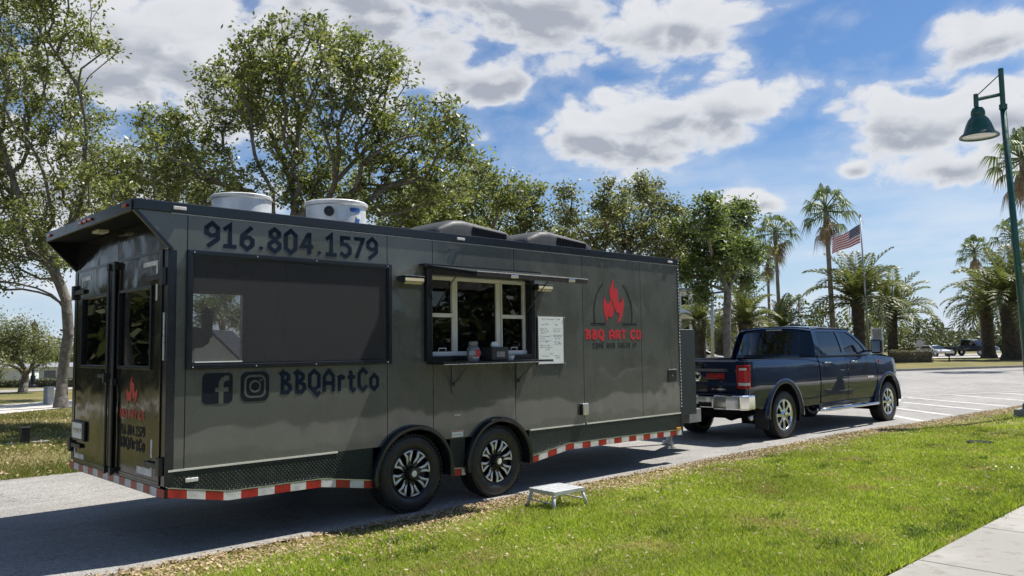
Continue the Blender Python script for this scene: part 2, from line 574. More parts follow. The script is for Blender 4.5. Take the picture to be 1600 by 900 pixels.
def np_mesh(name, V, F, mt, parent=None, smooth=False):
    me = bpy.data.meshes.new(name)
    V = np.asarray(V, np.float32); F = np.asarray(F, np.int32)
    k = F.shape[1]
    me.vertices.add(len(V)); me.vertices.foreach_set('co', V.ravel())
    me.loops.add(F.size); me.loops.foreach_set('vertex_index', F.ravel())
    me.polygons.add(len(F)); me.polygons.foreach_set('loop_start', np.arange(0, F.size, k, dtype=np.int32))
    me.polygons.foreach_set('loop_total', np.full(len(F), k, np.int32))
    if smooth:
        me.polygons.foreach_set('use_smooth', np.ones(len(F), bool))
    me.update(calc_edges=True)
    me.materials.append(MATS[mt])
    o = bpy.data.objects.new(name, me)
    COL.objects.link(o)
    if parent:
        o.parent = parent
    return o

def tag(o, label=None, cat=None, group=None, kind=None):
    for k, v in (('label', label), ('category', cat), ('group', group), ('kind', kind)):
        if v:
            o[k] = v
    return o

def thing(name, label, cat, loc=(0, 0, 0), rz=0.0, group=None):
    o = bpy.data.objects.new(name, None)
    COL.objects.link(o)
    o.location = loc; o.rotation_euler = (0, 0, rz)
    o.empty_display_size = .2
    return tag(o, label, cat, group)

def empty_part(name, parent, loc=(0, 0, 0), rot=(0, 0, 0)):
    o = bpy.data.objects.new(name, None)
    COL.objects.link(o)
    o.parent = parent; o.location = loc; o.rotation_euler = rot
    return o

def dup(o, parent, loc=None, rot=None, scl=None):
    c = o.copy()
    COL.objects.link(c)
    c.parent = parent
    if loc is not None: c.location = loc
    if rot is not None: c.rotation_euler = rot
    if scl is not None: c.scale = scl
    return c

def copy_tree(o, parent=None):
    c = o.copy(); COL.objects.link(c); c.parent = parent
    for ch in list(o.children):
        copy_tree(ch, c)
    return c

def lerp_table(tab, x):
    xs = [t[0] for t in tab]; ys = [t[1] for t in tab]
    return float(np.interp(x, xs, ys))

# ------------------------------------------------------------------ the setting
def sheet(name, poly, z, mt, kind='structure'):
    o = MB().add([(x, y, z) for x, y in poly], [tuple(range(len(poly)))]).build(name, mt, recalc=False)
    return tag(o, kind=kind)

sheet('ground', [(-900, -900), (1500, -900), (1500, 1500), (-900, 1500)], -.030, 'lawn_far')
# the road and the junction it runs into
NEAR_EDGE = [(-60, -.10), (-20, -.08), (-.5, -.05), (6, -.07), (12.2, -.05), (15.4, -.36), (19, -.55), (22, -.72), (25.5, -1.7), (28.5, -4), (31, -8), (36, -20), (42, -60)]
FAR_KERB = [(70, -60), (95, -7.7), (56.5, 7.7), (46.8, 11.6), (30, 18.3), (20, 22.3)]
road_poly = []
for i in range(len(NEAR_EDGE) - 1):
    (xa, ya), (xb, yb) = NEAR_EDGE[i], NEAR_EDGE[i + 1]
    n = max(1, int((xb - xa) / .35)) if xb < 30 else 1
    for k in range(n):
        t = k / n
        x, y = xa + (xb - xa) * t, ya + (yb - ya) * t
        road_poly.append((x, y - .12 + (.05 * math.sin(x * 2.1) * math.sin(x * .7 + 1) + random.uniform(-.025, .025) if xb < 30 else 0)))
road_poly += [NEAR_EDGE[-1]] + FAR_KERB + [(18, 14), (16.5, 9), (14.5, 6.6), (12, 5.9), (-60, 5.8)]
rd = sheet('road', road_poly, 0.0, 'asphalt')
bm = bmesh.new(); bm.from_mesh(rd.data)
bmesh.ops.triangulate(bm, faces=bm.faces); bm.to_mesh(rd.data); bm.free()

def stripe(name, a, b, w, z=.004, mt='road_paint'):
    a, b = Vector(a), Vector(b)
    d = (b - a).normalized(); nrm = Vector((-d.y, d.x)) * w / 2
    pts = [a + nrm, b + nrm, b - nrm, a - nrm]
    return tag(MB().add([(p.x, p.y, z) for p in pts], [(0, 1, 2, 3)]).build(name, mt, recalc=False), kind='structure')
# white hatching painted across the mouth of the road, beyond the truck
for i, (a, b) in enumerate([((16.4, .7), (23.3, 2.9)), ((23.3, 2.9), (29.5, .5))]):
    stripe('road_marking', a, b, .14, .008)
for a, b in [((16.75, .68), (15.75, -.33)), ((18.95, 1.4), (17.5, -.38)), ((21.2, 2.1), (19.5, -.45)), ((23.3, 2.75), (21.1, -.6)), ((25.2, 2.0), (23.3, -.85)), ((27.1, 1.3), (25.6, -1.2)), ((28.8, .6), (27.4, -2.2))]:
    stripe('road_marking', a, b, .20)
# kerb of the verge across the junction
kb = MB()
for i in range(len(FAR_KERB) - 1):
    a, b = Vector(FAR_KERB[i]), Vector(FAR_KERB[i + 1])
    d = (b - a).normalized(); nn = Vector((-d.y, d.x)) * (-1)
    pts = [a, b, b + nn * .18, a + nn * .18]
    kb.add([(p.x, p.y, -.02) for p in pts] + [(p.x, p.y, .13) for p in pts], [(4, 5, 6, 7), (0, 1, 5, 4), (3, 2, 6, 7)])
tag(kb.build('kerb', 'concrete'), kind='structure')
# verge across the junction, raised behind its kerb
vg = MB()
vp = [(75, -56), (98, -6.5), (56.6, 8.0), (46.9, 11.9), (30.2, 18.6), (20.2, 22.6), (60, 60), (100, 22), (120, 0), (130, -40)]
vg.add([(x, y, .10) for x, y in vp], [tuple(range(len(vp)))])
tag(vg.build('verge', 'lawn_far', recalc=False), kind='structure')
# a second road beyond the verge
fr_o = sheet('far_road', [(76, 33), (110, 2), (122, 10), (160, -30), (170, -22), (128, 18), (88, 44)], .11, 'asphalt_far')
sheet('driveway', [(80, 24), (94, 11), (97, 13.5), (84, 27)], .115, 'concrete_path')
# left: grass beyond the road, a concrete path, a car park drive further off
sheet('path', [(-60, 14), (-6, 17.8), (2.9, 20.2), (6, 22.2), (16, 24.5), (17, 28), (6, 26), (-6, 21.2), (-60, 18)], -.012, 'concrete_path')
sheet('drive', [(-60, 33), (5, 35.2), (13, 36), (16, 38.5), (4, 38.2), (-60, 38)], -.010, 'asphalt_far')

# near strip of lawn: a low hump between road and pavement
LAWN_EDGE = [(p[0], p[1] - .11) for p in NEAR_EDGE[:9]]
def hump(x, y):
    t = min(1.0, max(0.0, (-.02 - y) / .9))
    s = min(1.0, max(0.0, (y + 4.42) / .5))
    return -.012 + .062 * t * t * (3 - 2 * t) * (.35 + .65 * s) + .012 * math.sin(x * 1.3 + y * 2) * t
def edge_y(x):
    return lerp_table(LAWN_EDGE, x)
lawn = MB()
NX, NY = 170, 26
for i in range(NX + 1):
    x = -9 + i * (26.5 + 9) / NX
    ye = edge_y(x) + .02
    for j in range(NY + 1):
        t = (j / NY)
        y = ye + (-4.40 - ye) * t
        z = hump(x, y - edge_y(x) - .02)
        lawn.v.append((x, y, z if j else -.012))
for i in range(NX):
    for j in range(NY):
        a = i * (NY + 1) + j
        lawn.f.append((a, a + 1, a + NY + 2, a + NY + 1))
tag(lawn.build('lawn', 'soil_near', smooth=True, recalc=False), kind='structure')

# pavement of separate slabs behind a trimmed edge
pv = tag(bpy.data.objects.new('sidewalk', None), kind='structure')
COL.objects.link(pv)
slab_me = None
for i in range(24):
    x0 = -8.2 + i * 1.52
    if slab_me is None:
        b = MB().box(0, 1.508, -1.83, 0, -.10, .035)
        so = b.build('slab', 'concrete', pv, bevel=.008)
        slab_me = so
        so.location = (x0, -4.42, 0)
    else:
        dup(slab_me, pv, (x0, -4.42 , random.uniform(-.003, .003)), (random.uniform(-.002, .002), random.uniform(-.002, .002), 0))
sheet('plaza', [(-60, -6.28), (60, -6.28), (60, -10.6), (-60, -10.6)], .006, 'concrete_path')

# ------------------------------------------------------------------ lettering
GL = {
 '0': (.60, [[(.30, .0), (.08, .2), (.08, .8), (.30, 1), (.52, .8), (.52, .2), 'c']]),
 '1': (.58, [[(.04, .76), (.29, .98), (.29, .04)], [(.02, .06), (.56, .06)]]),
 '4': (.62, [[(.44, .0), (.44, 1.0)], [(.40, .93), (.09, .34), (.62, .34)]]),
 '5': (.58, [[(.54, .92), (.12, .92), (.12, .60), (.34, .60), (.52, .44), (.52, .2), (.30, .02), (.04, .18)]]),
 '6': (.60, [[(.50, .98), (.10, .58), (.08, .2), (.30, 0), (.52, .2), (.52, .42), (.34, .56)], [(.36, .55), (.10, .45)]]),
 '7': (.56, [[(.04, .93), (.50, .93), (.16, .0)]]),
 '8': (.60, [[(.30, .54), (.12, .68), (.12, .86), (.30, 1), (.48, .86), (.48, .68), 'c'], [(.30, .50), (.08, .34), (.08, .17), (.30, 0), (.52, .17), (.52, .34), 'c']]),
 '9': (.60, [[(.30, .44), (.08, .58), (.08, .8), (.30, 1), (.52, .8), (.52, .34), (.12, .0)], [(.28, .45), (.50, .55)]]),
 '.': (.34, [[(.06, .10), (.17, .20), (.28, .10), (.17, .0), 'f']]),
 'B': (.60, [[(.02, .86), (.16, .98), (.16, .0)], [(.16, .07), (.40, .07), (.53, .2), (.50, .38), (.24, .52), (.45, .66), (.45, .82), (.30, .93), (.16, .93)]]),
 'Q': (.64, [[(.30, .12), (.08, .28), (.08, .8), (.30, 1), (.54, .8), (.54, .28), 'c'], [(.18, .20), (.34, .02), (.46, -.10), (.62, .02)]]),
 'A': (.62, [[(.08, 0), (.08, .72), (.31, .98), (.54, .72), (.54, 0)], [(.08, .40), (.54, .40)]]),
 'r': (.46, [[(.04, .62), (.14, .66), (.14, 0)], [(.14, .50), (.28, .68), (.42, .58)]]),
 't': (.46, [[(.10, .92), (.20, .84), (.20, .12), (.32, .0), (.44, .10)], [(.02, .64), (.42, .64)]]),
 'C': (.56, [[(.52, .76), (.30, 1), (.08, .78), (.08, .2), (.30, 0), (.52, .2)]]),
 'o': (.52, [[(.26, 0), (.07, .18), (.07, .52), (.26, .70), (.45, .52), (.45, .18), 'c']]),
 'R': (.58, [[(.10, 0), (.10, 1.0)], [(.10, .92), (.34, .92), (.48, .80), (.48, .60), (.34, .50), (.12, .50)], [(.30, .48), (.50, 0)]]),
 'T': (.54, [[(.0, .93), (.54, .93)], [(.27, .92), (.27, 0)]]),
 'O': (.58, [[(.18, .06), (.08, .16), (.08, .84), (.18, .94), (.40, .94), (.50, .84), (.50, .16), (.40, .06), 'c']]),
 'M': (.70, [[(.08, 0), (.08, .95), (.35, .45), (.62, .95), (.62, 0)]]),
 'E': (.50, [[(.50, .93), (.09, .93), (.09, .07), (.50, .07)], [(.09, .5), (.42, .5)]]),
 'N': (.60, [[(.08, 0), (.08, .95), (.52, .05), (.52, 1)]]),
 'D': (.58, [[(.09, .06), (.09, .94), (.34, .94), (.50, .78), (.50, .22), (.34, .06), 'c']]),
 'S': (.54, [[(.48, .80), (.38, .94), (.16, .94), (.07, .80), (.10, .60), (.44, .42), (.48, .20), (.38, .06), (.14, .06), (.05, .2)]]),
 'I': (.24, [[(.12, 0), (.12, 1)]]),
 ' ': (.34, []),
}
def text_mb(txt, h, sw=.17, gap=.10, width=None):
    """returns (mesh builder in local u,v), total width"""
    b = MB(); u = 0.0; k = 0
    for ch in txt:
        w, strokes = GL[ch]
        for st in strokes:
            k += 1
            z = (k % 5) * .00025
            pts = [p for p in st if not isinstance(p, str)]
            fl = [p for p in st if isinstance(p, str)]
            pts = [((p[0] + u) * h, p[1] * h) for p in pts]
            if 'f' in fl:
                b.flat(pts, z)
            else:
                b.ribbon(pts, sw * h, z, closed='c' in fl)
        u += w + gap
    tot = (u - gap) * h
    if width:
        s_ = width / tot
        b.xf(lambda a, c, z: (a * s_, c, z)); tot = width
    return b, tot
def on_side(b, x0, z0, y=-.0025):
    return b.xf(lambda u, v, z: (x0 + u, y - z, z0 + v))
def on_rear(b, y0, z0, x=-.0365):
    return b.xf(lambda u, v, z: (x - z, y0 - u, z0 + v))

FLAME = [(.50, 1.0), (.40, .86), (.33, .74), (.34, .62), (.38, .52), (.30, .46), (.22, .44), (.12, .56), (.10, .60), (.06, .50), (.04, .36), (.08, .22), (.16, .10), (.21, .04),
         (.22, .14), (.26, .17), (.36, .14), (.44, .16), (.50, .24), (.50, .34), (.43, .48), (.44, .54), (.50, .42), (.60, .27), (.72, .24), (.76, .26), (.74, .16), (.68, .06), (.64, .0), (.76, .05), (.88, .18), (.96, .36), (.98, .50), (.93, .62), (.90, .54), (.82, .48), (.74, .46), (.72, .58), (.71, .72), (.66, .82), (.60, .77), (.54, .80), (.52, .88), (.54, .96)]
def flame_mb(w, h):
    b = MB().flat([(p[0] * w, p[1] * h) for p in FLAME])
    return b
def tri(o):
    bm_ = bmesh.new(); bm_.from_mesh(o.data)
    bmesh.ops.triangulate(bm_, faces=bm_.faces); bm_.to_mesh(o.data); bm_.free()
    return o

# ------------------------------------------------------------------ wheels
def build_wheel(parent, loc, Rw, wid, style, out=-1, rim_r=None):
    """wheel part: axis along y, its outer face towards out*y"""
    w = empty_part('wheel', parent, loc)
    rr = rim_r or Rw * .62
    h = wid / 2
    prof = [(rr, -h * .78), (rr * 1.03, -h * .9), (rr + (Rw - rr) * .35, -h * 1.02), (rr + (Rw - rr) * .72, -h * 1.0), (Rw - .022, -h * .90), (Rw - .006, -h * .76), (Rw, -h * .5), (Rw + .003, 0),
            (Rw, h * .5), (Rw - .006, h * .76), (Rw - .022, h * .90), (rr + (Rw - rr) * .72, h * 1.0), (rr + (Rw - rr) * .35, h * 1.02), (rr * 1.03, h * .9), (rr, h * .78)]
    MB().lathe(prof, axis=1, n=56).build('tyre', 'tyre_side', w, smooth=True)
    tr = MB()
    for k in range(56):                                   # tread blocks and shoulder lugs
        a = 2 * math.pi * k / 56
        for j, yy in enumerate((-.74, -.25, .25, .74)):
            aa = a + (.04 if j % 2 else 0)
            c = (math.cos(aa) * (Rw - .001 - (.006 if abs(yy) > .5 else 0)), yy * h, math.sin(aa) * (Rw - .001 - (.006 if abs(yy) > .5 else 0)))
            mtx = Matrix.Rotation(-aa, 3, 'Y')
            tr.obox(c, (.016, h * .40, .028), mtx)
    tag(tr.build('tread', 'rubber', w, recalc=False), kind='stuff')
    o = out
    dish = [(rr * 1.02, o * h * .80), (rr * .985, o * h * .92), (rr * .94, o * h * .86), (rr * .92, o * h * .55), (rr * .90, o * h * .2), (rr * .5, o * h * .18), (.001, o * h * .18)]
    if style == 'split':
        MB().lathe(dish, axis=1, n=48).build('rim', 'rim_black', w, smooth=True, recalc=True)
        hubr, outr = rr * .30, rr * .93
        for k in range(8):
            a = 2 * math.pi * (k + .25) / 8
            sp = MB(); dk = MB()
            def pt(r_, t_, y_):
                an = a + t_
                return (r_ * math.cos(an), y_, r_ * math.sin(an))
            y0, y1 = o * h * .62, o * h * .86
            for sgn in (-1, 1):
                pth = [pt(hubr, sgn * .20, y0), pt(rr * .50, sgn * .115, y0 * 1.08), pt(rr * .72, sgn * .135, y1 * .97), pt(outr * .985, sgn * .205, y1)]
                sp.tube(pth, [.015, .013, .014, .013], 6)
            sp.tube([pt(outr * .985, t_, y1) for t_ in (-.24, -.12, 0, .12, .24)], .009, 6)
            dk.prism([(hubr, -.022), (outr * .6, -.018), (outr, -.045), (outr, .045), (outr * .6, .018), (hubr, .022)], 1, o * h * .30, o * h * .78)
            dk.xf(lambda x, y, z: (x * math.cos(a) - z * math.sin(a), y, x * math.sin(a) + z * math.cos(a)))
            so = dk.build('spoke', 'rim_black', w, bevel=.004)
            sp.build('spoke_edge', 'machined', so, smooth=True)
        MB().lathe([(hubr * 1.05, o * h * .2), (hubr * 1.05, o * h * .82), (hubr * .86, o * h * 1.02), (hubr * .80, o * h * 1.22), (.001, o * h * 1.24)], axis=1, n=24).build('hub', 'rim_black', w, auto=35)
        cp = MB().lathe([(.034, o * h * 1.25), (.030, o * h * 1.27), (.001, o * h * 1.27)], axis=1, n=18)
        cp.build('cap', 'machined', w)
        lg = MB()
        for k in range(8):
            a = 2 * math.pi * (k + .75) / 8
            lg.lathe([(.009, o * h * .7), (.009, o * h * .9), (.001, o * h * .92)], (hubr * 1.25 * math.cos(a), 0, hubr * 1.25 * math.sin(a)), 1, 8)
        lg.build('lug_nuts', 'rim_black', w)
    elif style == 'chrome':
        MB().lathe(dish, axis=1, n=48).build('rim', 'plastic_black', w, smooth=True)
        MB().lathe([(rr * 1.03, o * h * .82), (rr * .99, o * h * .95), (rr * .93, o * h * .88), (rr * .90, o * h * .7)], axis=1, n=48).build('rim_lip', 'chrome', w, smooth=True)
        for k in range(8):
            a = 2 * math.pi * k / 8
            sp = MB()
            y0, y1 = o * h * .80, o * h * .86
            sp.prism([(rr * .26, -.036), (rr * .55, -.021), (rr * .95, -.036), (rr * .95, .036), (rr * .55, .021), (rr * .26, .036)], 1, o * h * .55, y1)
            sp.xf(lambda x, y, z: (x * math.cos(a) - z * math.sin(a), y, x * math.sin(a) + z * math.cos(a)))
            sp.build('spoke', 'chrome', w, bevel=.010)
        MB().lathe([(rr * .34, o * h * .4), (rr * .34, o * h * .86), (rr * .24, o * h * .98), (rr * .22, o * h * 1.15), (.001, o * h * 1.18)], axis=1, n=24).build('hub', 'chrome', w, auto=35)
    else:
        MB().lathe(dish, axis=1, n=32).build('rim', 'rim_black' if style == 'dark' else 'alu', w, smooth=True)
    return w

# ------------------------------------------------------------------ the food trailer
TL, TW = 7.32, 2.59
ZL, ZR = .712, 2.862
WC = (2.50, 3.70)
trailer = thing('food_trailer', 'long dark olive grey food trailer hitched behind the blue pickup', 'trailer')

def arch_z(x, r=.50):
    z = ZL
    for c in WC:
        if abs(x - c) < r:
            z = max(z, .39 + math.sqrt(r * r - (x - c) ** 2))
    return z
def bottom_pts(x0, x1):
    n = max(1, int(round((x1 - x0) / .02)))
    pts = [(x0 + (x1 - x0) * i / n, arch_z(x0 + (x1 - x0) * i / n)) for i in range(n + 1)]
    out = [pts[0]]
    for i in range(1, n):
        if not (abs(pts[i][1] - ZL) < 1e-6 and abs(pts[i - 1][1] - ZL) < 1e-6 and abs(pts[i + 1][1] - ZL) < 1e-6):
            out.append(pts[i])
    return out + [pts[-1]]
g_ = .004
def panel(poly, name='side_panel', y0=0.0, y1=.014, mt='trailer_side'):
    return tri(MB().prism(poly, 1, y0, y1).build(name, mt, trailer))
WZ0, WZ1 = 1.55, 2.545
SX0, SX1 = 2.65, 4.28
panel([(g_, ZL), (.13 - g_, ZL), (.13 - g_, ZR), (-.305, ZR), (g_ - .003, 2.552)])
panel([(.13 + g_, WZ1), (2.18 - g_, WZ1), (2.18 - g_, ZR), (.13 + g_, ZR)])
panel(bottom_pts(.13 + g_, 2.18 - g_) + [(2.18 - g_, WZ0), (.13 + g_, WZ0)])
panel(bottom_pts(2.18 + g_, 2.77 - g_) + [(2.77 - g_, WZ0), (SX0, WZ0), (SX0, WZ1), (2.77 - g_, WZ1), (2.77 - g_, ZR), (2.18 + g_, ZR)])
panel(bottom_pts(2.77 + g_, 3.99 - g_) + [(3.99 - g_, WZ0), (2.77 + g_, WZ0)])
panel([(2.77 + g_, WZ1), (3.99 - g_, WZ1), (3.99 - g_, ZR), (2.77 + g_, ZR)])
panel(bottom_pts(3.99 + g_, 5.21 - g_) + [(5.21 - g_, ZR), (3.99 + g_, ZR), (3.99 + g_, WZ1), (SX1, WZ1), (SX1, WZ0), (3.99 + g_, WZ0)])
panel([(5.21 + g_, ZL), (6.43 - g_, ZL), (6.43 - g_, ZR), (5.21 + g_, ZR)])
panel([(6.43 + g_, ZL), (TL, ZL), (TL, ZR), (6.43 + g_, ZR)])
# lining behind the panels, far wall with its window, other walls, floor, roof
ln = MB()
for poly in ([(.0, .80), (.13, .80), (.13, ZR), (0, ZR)], [(.13, .92), (2.2, .92), (2.2, WZ0), (.13, WZ0)], [(.13, WZ1), (2.2, WZ1), (2.2, ZR), (.13, ZR)],
             [(2.2, .92), (SX0, .92), (SX0, ZR), (2.2, ZR)], [(SX0, .92), (SX1, .92), (SX1, WZ0), (SX0, WZ0)], [(SX0, WZ1), (SX1, WZ1), (SX1, ZR), (SX0, ZR)],
             [(SX1, .92), (TL, .92), (TL, ZR), (SX1, ZR)]):
    ln.prism(poly, 1, .0145, .055)
ln.prism([(4.3, .72), (TL, .72), (TL, .92), (4.3, .92)], 1, .0145, .055)
ln.prism([(0, .72), (1.95, .72), (1.95, .92), (0, .92)], 1, .0145, .055)
ln.build('wall_lining', 'wall_lining', trailer)
fw_ = MB()
FX0, FX1, FZ0, FZ1 = .25, 1.85, 1.53, 2.40
for x0, x1, z0, z1 in ((0, FX0, .72, ZR), (FX1, TL, .72, ZR), (FX0, FX1, .72, FZ0), (FX0, FX1, FZ1, ZR)):
    fw_.box(x0, x1, TW - .05, TW, z0, z1)
fw_.build('far_wall', 'trailer_side', trailer)
ffr = MB()
for x0, x1, z0, z1 in ((FX0, FX0 + .03, FZ0, FZ1), (FX1 - .03, FX1, FZ0, FZ1), (FX0 + .03, FX1 - .03, FZ0, FZ0 + .03), (FX0 + .03, FX1 - .03, FZ1 - .03, FZ1)):
    ffr.box(x0, x1, TW - .06, TW + .01, z0, z1)
ffr.build('far_window_frame', 'alu', trailer)
MB().box(TL - .05, TL - .002, .056, TW - .051, .79, ZR - .002).build('front_wall', 'diamond_nose', trailer)
MB().box(0.02, TL - .06, .056, TW - .06, .72, .785).build('floor', 'black_matt', trailer)
MB().box(2.42, 2.46, .06, TW - .06, .79, ZR - .003).build('partition_wall', 'wall_lining', trailer)
MB().box(-.29, TL, .03, TW - .03, ZR + .001, 2.935).build('roof', 'black_trim', trailer)
for y0, y1 in ((-.018, .029), (TW - .029, TW + .018)):
    MB().box(-.312, TL + .02, y0, y1, ZR - .002, 2.95).build('roof_rail', 'black_trim', trailer, bevel=.006)
MB().box(-.325, -.291, .030, TW - .030, ZR - .012, 2.948).build('roof_rail', 'black_trim', trailer, bevel=.006)
MB().box(TL + .0005, TL + .02, .030, TW - .03, ZR - .002, 2.95).build('roof_rail', 'black_trim', trailer, bevel=.006)
MB().box(-.012, TL, -.008, -.0008, ZR - .010, ZR - .0025).build('drip_moulding', 'galv', trailer)
# chassis and underbody
ch = MB()
for y in (.45, 2.02):
    ch.box(.05, TL, y, y + .10, .56, .718)
for x in (.1, 1.2, 2.0, 4.3, 5.4, 6.5, 7.15):
    ch.box(x, x + .06, .06, TW - .06, .60, .70)
for c in WC:
    ch.tube([(c, .15, .39), (c, TW - .15, .39)], .045, 10)
ch.build('chassis', 'black_matt', trailer)
# canopy cheek on the far side, soffit parts
MB().prism([(.0, 2.552), (-.305, ZR), (.0, ZR)], 1, TW - .014, TW).build('canopy_cheek', 'black_matt', trailer)
for y0 in (-.010, TW - .024):
    b = MB()
    d = Vector((-.305, 0, ZR - 2.552)).normalized()
    nrm = Vector((-d.z, 0, d.x)) * .014
    p0, p1 = Vector((0.005, y0, 2.545)), Vector((-.308, y0, ZR))
    b.add([p0 - nrm, p1 - nrm, p1 + nrm, p0 + nrm], [(0, 1, 2, 3)])
    b.v += [(v[0], v[1] + .034, v[2]) for v in b.v]
    b.f = [(0, 1, 2, 3), (7, 6, 5, 4), (0, 4, 5, 1), (1, 5, 6, 2), (2, 6, 7, 3), (3, 7, 4, 0)]
    b.build('canopy_trim', 'black_trim', trailer)
MB().box(-.19, -.09, 1.32, 1.50, ZR - .030, ZR + .0005).build('canopy_light', 'led_face', trailer, bevel=.006)
MB().box(-.29, 0.02, .03, TW - .03, ZR - .004, ZR + .0008).build('soffit', 'black_matt', trailer)

# rear frame and doors
for y0, y1 in ((-.004, .094), (TW - .094, TW + .004)):
    MB().box(-.030, .045, y0, y1, .58, 2.548).build('corner_post', 'black_trim', trailer, bevel=.006)
MB().box(-.020, .03, .016, TW - .016, 2.566, ZR - .013).build('rear_header', 'trailer_door', trailer)
MB().box(-.028, .05, .095, TW - .095, .565, .582).build('rear_sill', 'black_trim', trailer)
def rear_door(y0, y1, wy0, wy1, outer):
    z0, z1, wz0, wz1 = .590, 2.558, 1.54, 2.27
    d_ = empty_part('door', trailer)
    b = MB()
    for a0, a1, c0, c1 in ((y0, wy0, z0, z1), (wy1, y1, z0, z1), (wy0, wy1, z0, wz0), (wy0, wy1, wz1, z1)):
        b.box(-.034, .012, a0, a1, c0, c1)
    b.build('door_panel', 'trailer_door', d_)
    fr = MB()
    t = .030
    for a0, a1, c0, c1 in ((wy0, wy0 + t, wz0, wz1), (wy1 - t, wy1, wz0, wz1), (wy0 + t, wy1 - t, wz0, wz0 + t), (wy0 + t, wy1 - t, wz1 - t, wz1)):
        fr.box(-.052, .014, a0, a1, c0, c1)
    fr.build('window_frame', 'black_trim', d_, bevel=.004)
    MB().box(-.022, -.016, wy0 + t, wy1 - t, wz0 + t, wz1 - t).build('pane', 'door_glass', d_)
    eg = MB()
    for a0, a1, c0, c1 in ((y0, y0 + .022, z0, z1), (y1 - .022, y1, z0, z1), (y0 + .022, y1 - .022, z0, z0 + .022), (y0 + .022, y1 - .022, z1 - .022, z1)):
        eg.box(-.040, -.0345, a0, a1, c0, c1)
    eg.build('door_edging', 'black_trim', d_)
    for z in (.745, 2.325):
        h = MB()
        if outer < 0:
            h.box(-.062, -.0405, .10, .40, z - .022, z + .022); h.box(-.070, -.031, .02, .095, z - .075, z + .075)
        else:
            h.box(-.062, -.0405, TW - .40, TW - .10, z - .022, z + .022); h.box(-.070, -.031, TW - .095, TW - .02, z - .075, z + .075)
        h.build('hinge', 'plastic_black', d_, bevel=.006)
    return d_
doorR = rear_door(.10, 1.285, .31, 1.16, -1)
doorL = rear_door(1.305, 2.49, 1.45, 2.28, 1)
MB().box(-.058, -.0405, 1.235, 1.345, .60, 2.55).build('astragal', 'black_trim', doorR, bevel=.004)
for y in (1.205, 1.375):
    b = MB().tube([(-.066, y, .56), (-.066, y, 2.54)], .013, 10)
    for z in (.60, 1.42, 2.50):
        b.box(-.080, -.0405, y - .03, y + .03, z - .03, z + .03)
    b.build('lock_rod', 'plastic_black', doorR if y < 1.3 else doorL, auto=40)
hd = MB().box(-.095, -.075, 1.37, 1.56, 1.455, 1.485).box(-.10, -.07, 1.36, 1.40, 1.41, 1.50)
hd.build('door_handle', 'plastic_black', doorL, bevel=.006)
MB().box(-.046, -.031, .030, .052, 1.62, 2.02).build('door_holdback', 'alu', trailer, bevel=.003)
for d_, segs in ((doorR, ((.55, .21, 2.435, 2.475), (.245, .21, 2.36, 2.434), (.245, .21, 2.13, 2.27), (.62, .26, .64, .70), (.30, .26, .80, .95), (.30, .26, .7005, .72))),
                 (doorL, ((2.33, 2.03, 2.435, 2.475), (2.33, 2.30, 2.37, 2.434), (2.33, 2.30, 2.14, 2.28), (2.45, 2.12, .615, .665), (2.45, 2.41, .6655, .72)))):
    for ya, yb, za, zb in segs:
        MB().box(-.0370, -.0345, min(ya, yb), max(ya, yb), za, zb).build('reflective_tape', 'tape_white', d_)
# decals on the right hand door
tri(on_rear(flame_mb(.30, .26), .93, 1.215).build('flame_decal', 'decal_red', doorR, recalc=False))
for txt, w, h, y0, z0, mt_ in (('BBQ ART CO', .62, .072, 1.08, 1.105, 'decal_red'), ('916.804.1579', .64, .085, 1.08, .955, 'decal_black'), ('BBQArtCo', .64, .095, 1.08, .835, 'decal_black')):
    b, _ = text_mb(txt, h, .19, .10, w)
    tag(on_rear(b, y0, z0).build('lettering', mt_, doorR, recalc=False), kind='stuff')
# number plate on the left hand door
pt = empty_part('number_plate', doorL)
MB().box(-.060, -.0345, 2.06, 2.46, .80, 1.0).build('plate_holder', 'plastic_black', pt, bevel=.008)
MB().box(-.064, -.0605, 2.12, 2.43, .825, .98).build('plate', 'white_board', pt)
pm = MB()
for k in range(6):
    y = 2.40 - k * .048
    pm.ribbon([(y, .875), (y - .008, .925), (y - .024, .90), (y - .026, .93)], .008)
pm.xf(lambda u, v, z: (-.0645 - z, u, v)).build('plate_number', 'decal_navy', pt, recalc=False)
MB().lathe([(.022, -.0648), (.001, -.0650)], (0, 2.275, .905), 0, 14).build('plate_emblem', 'lens_amber', pt, recalc=False)

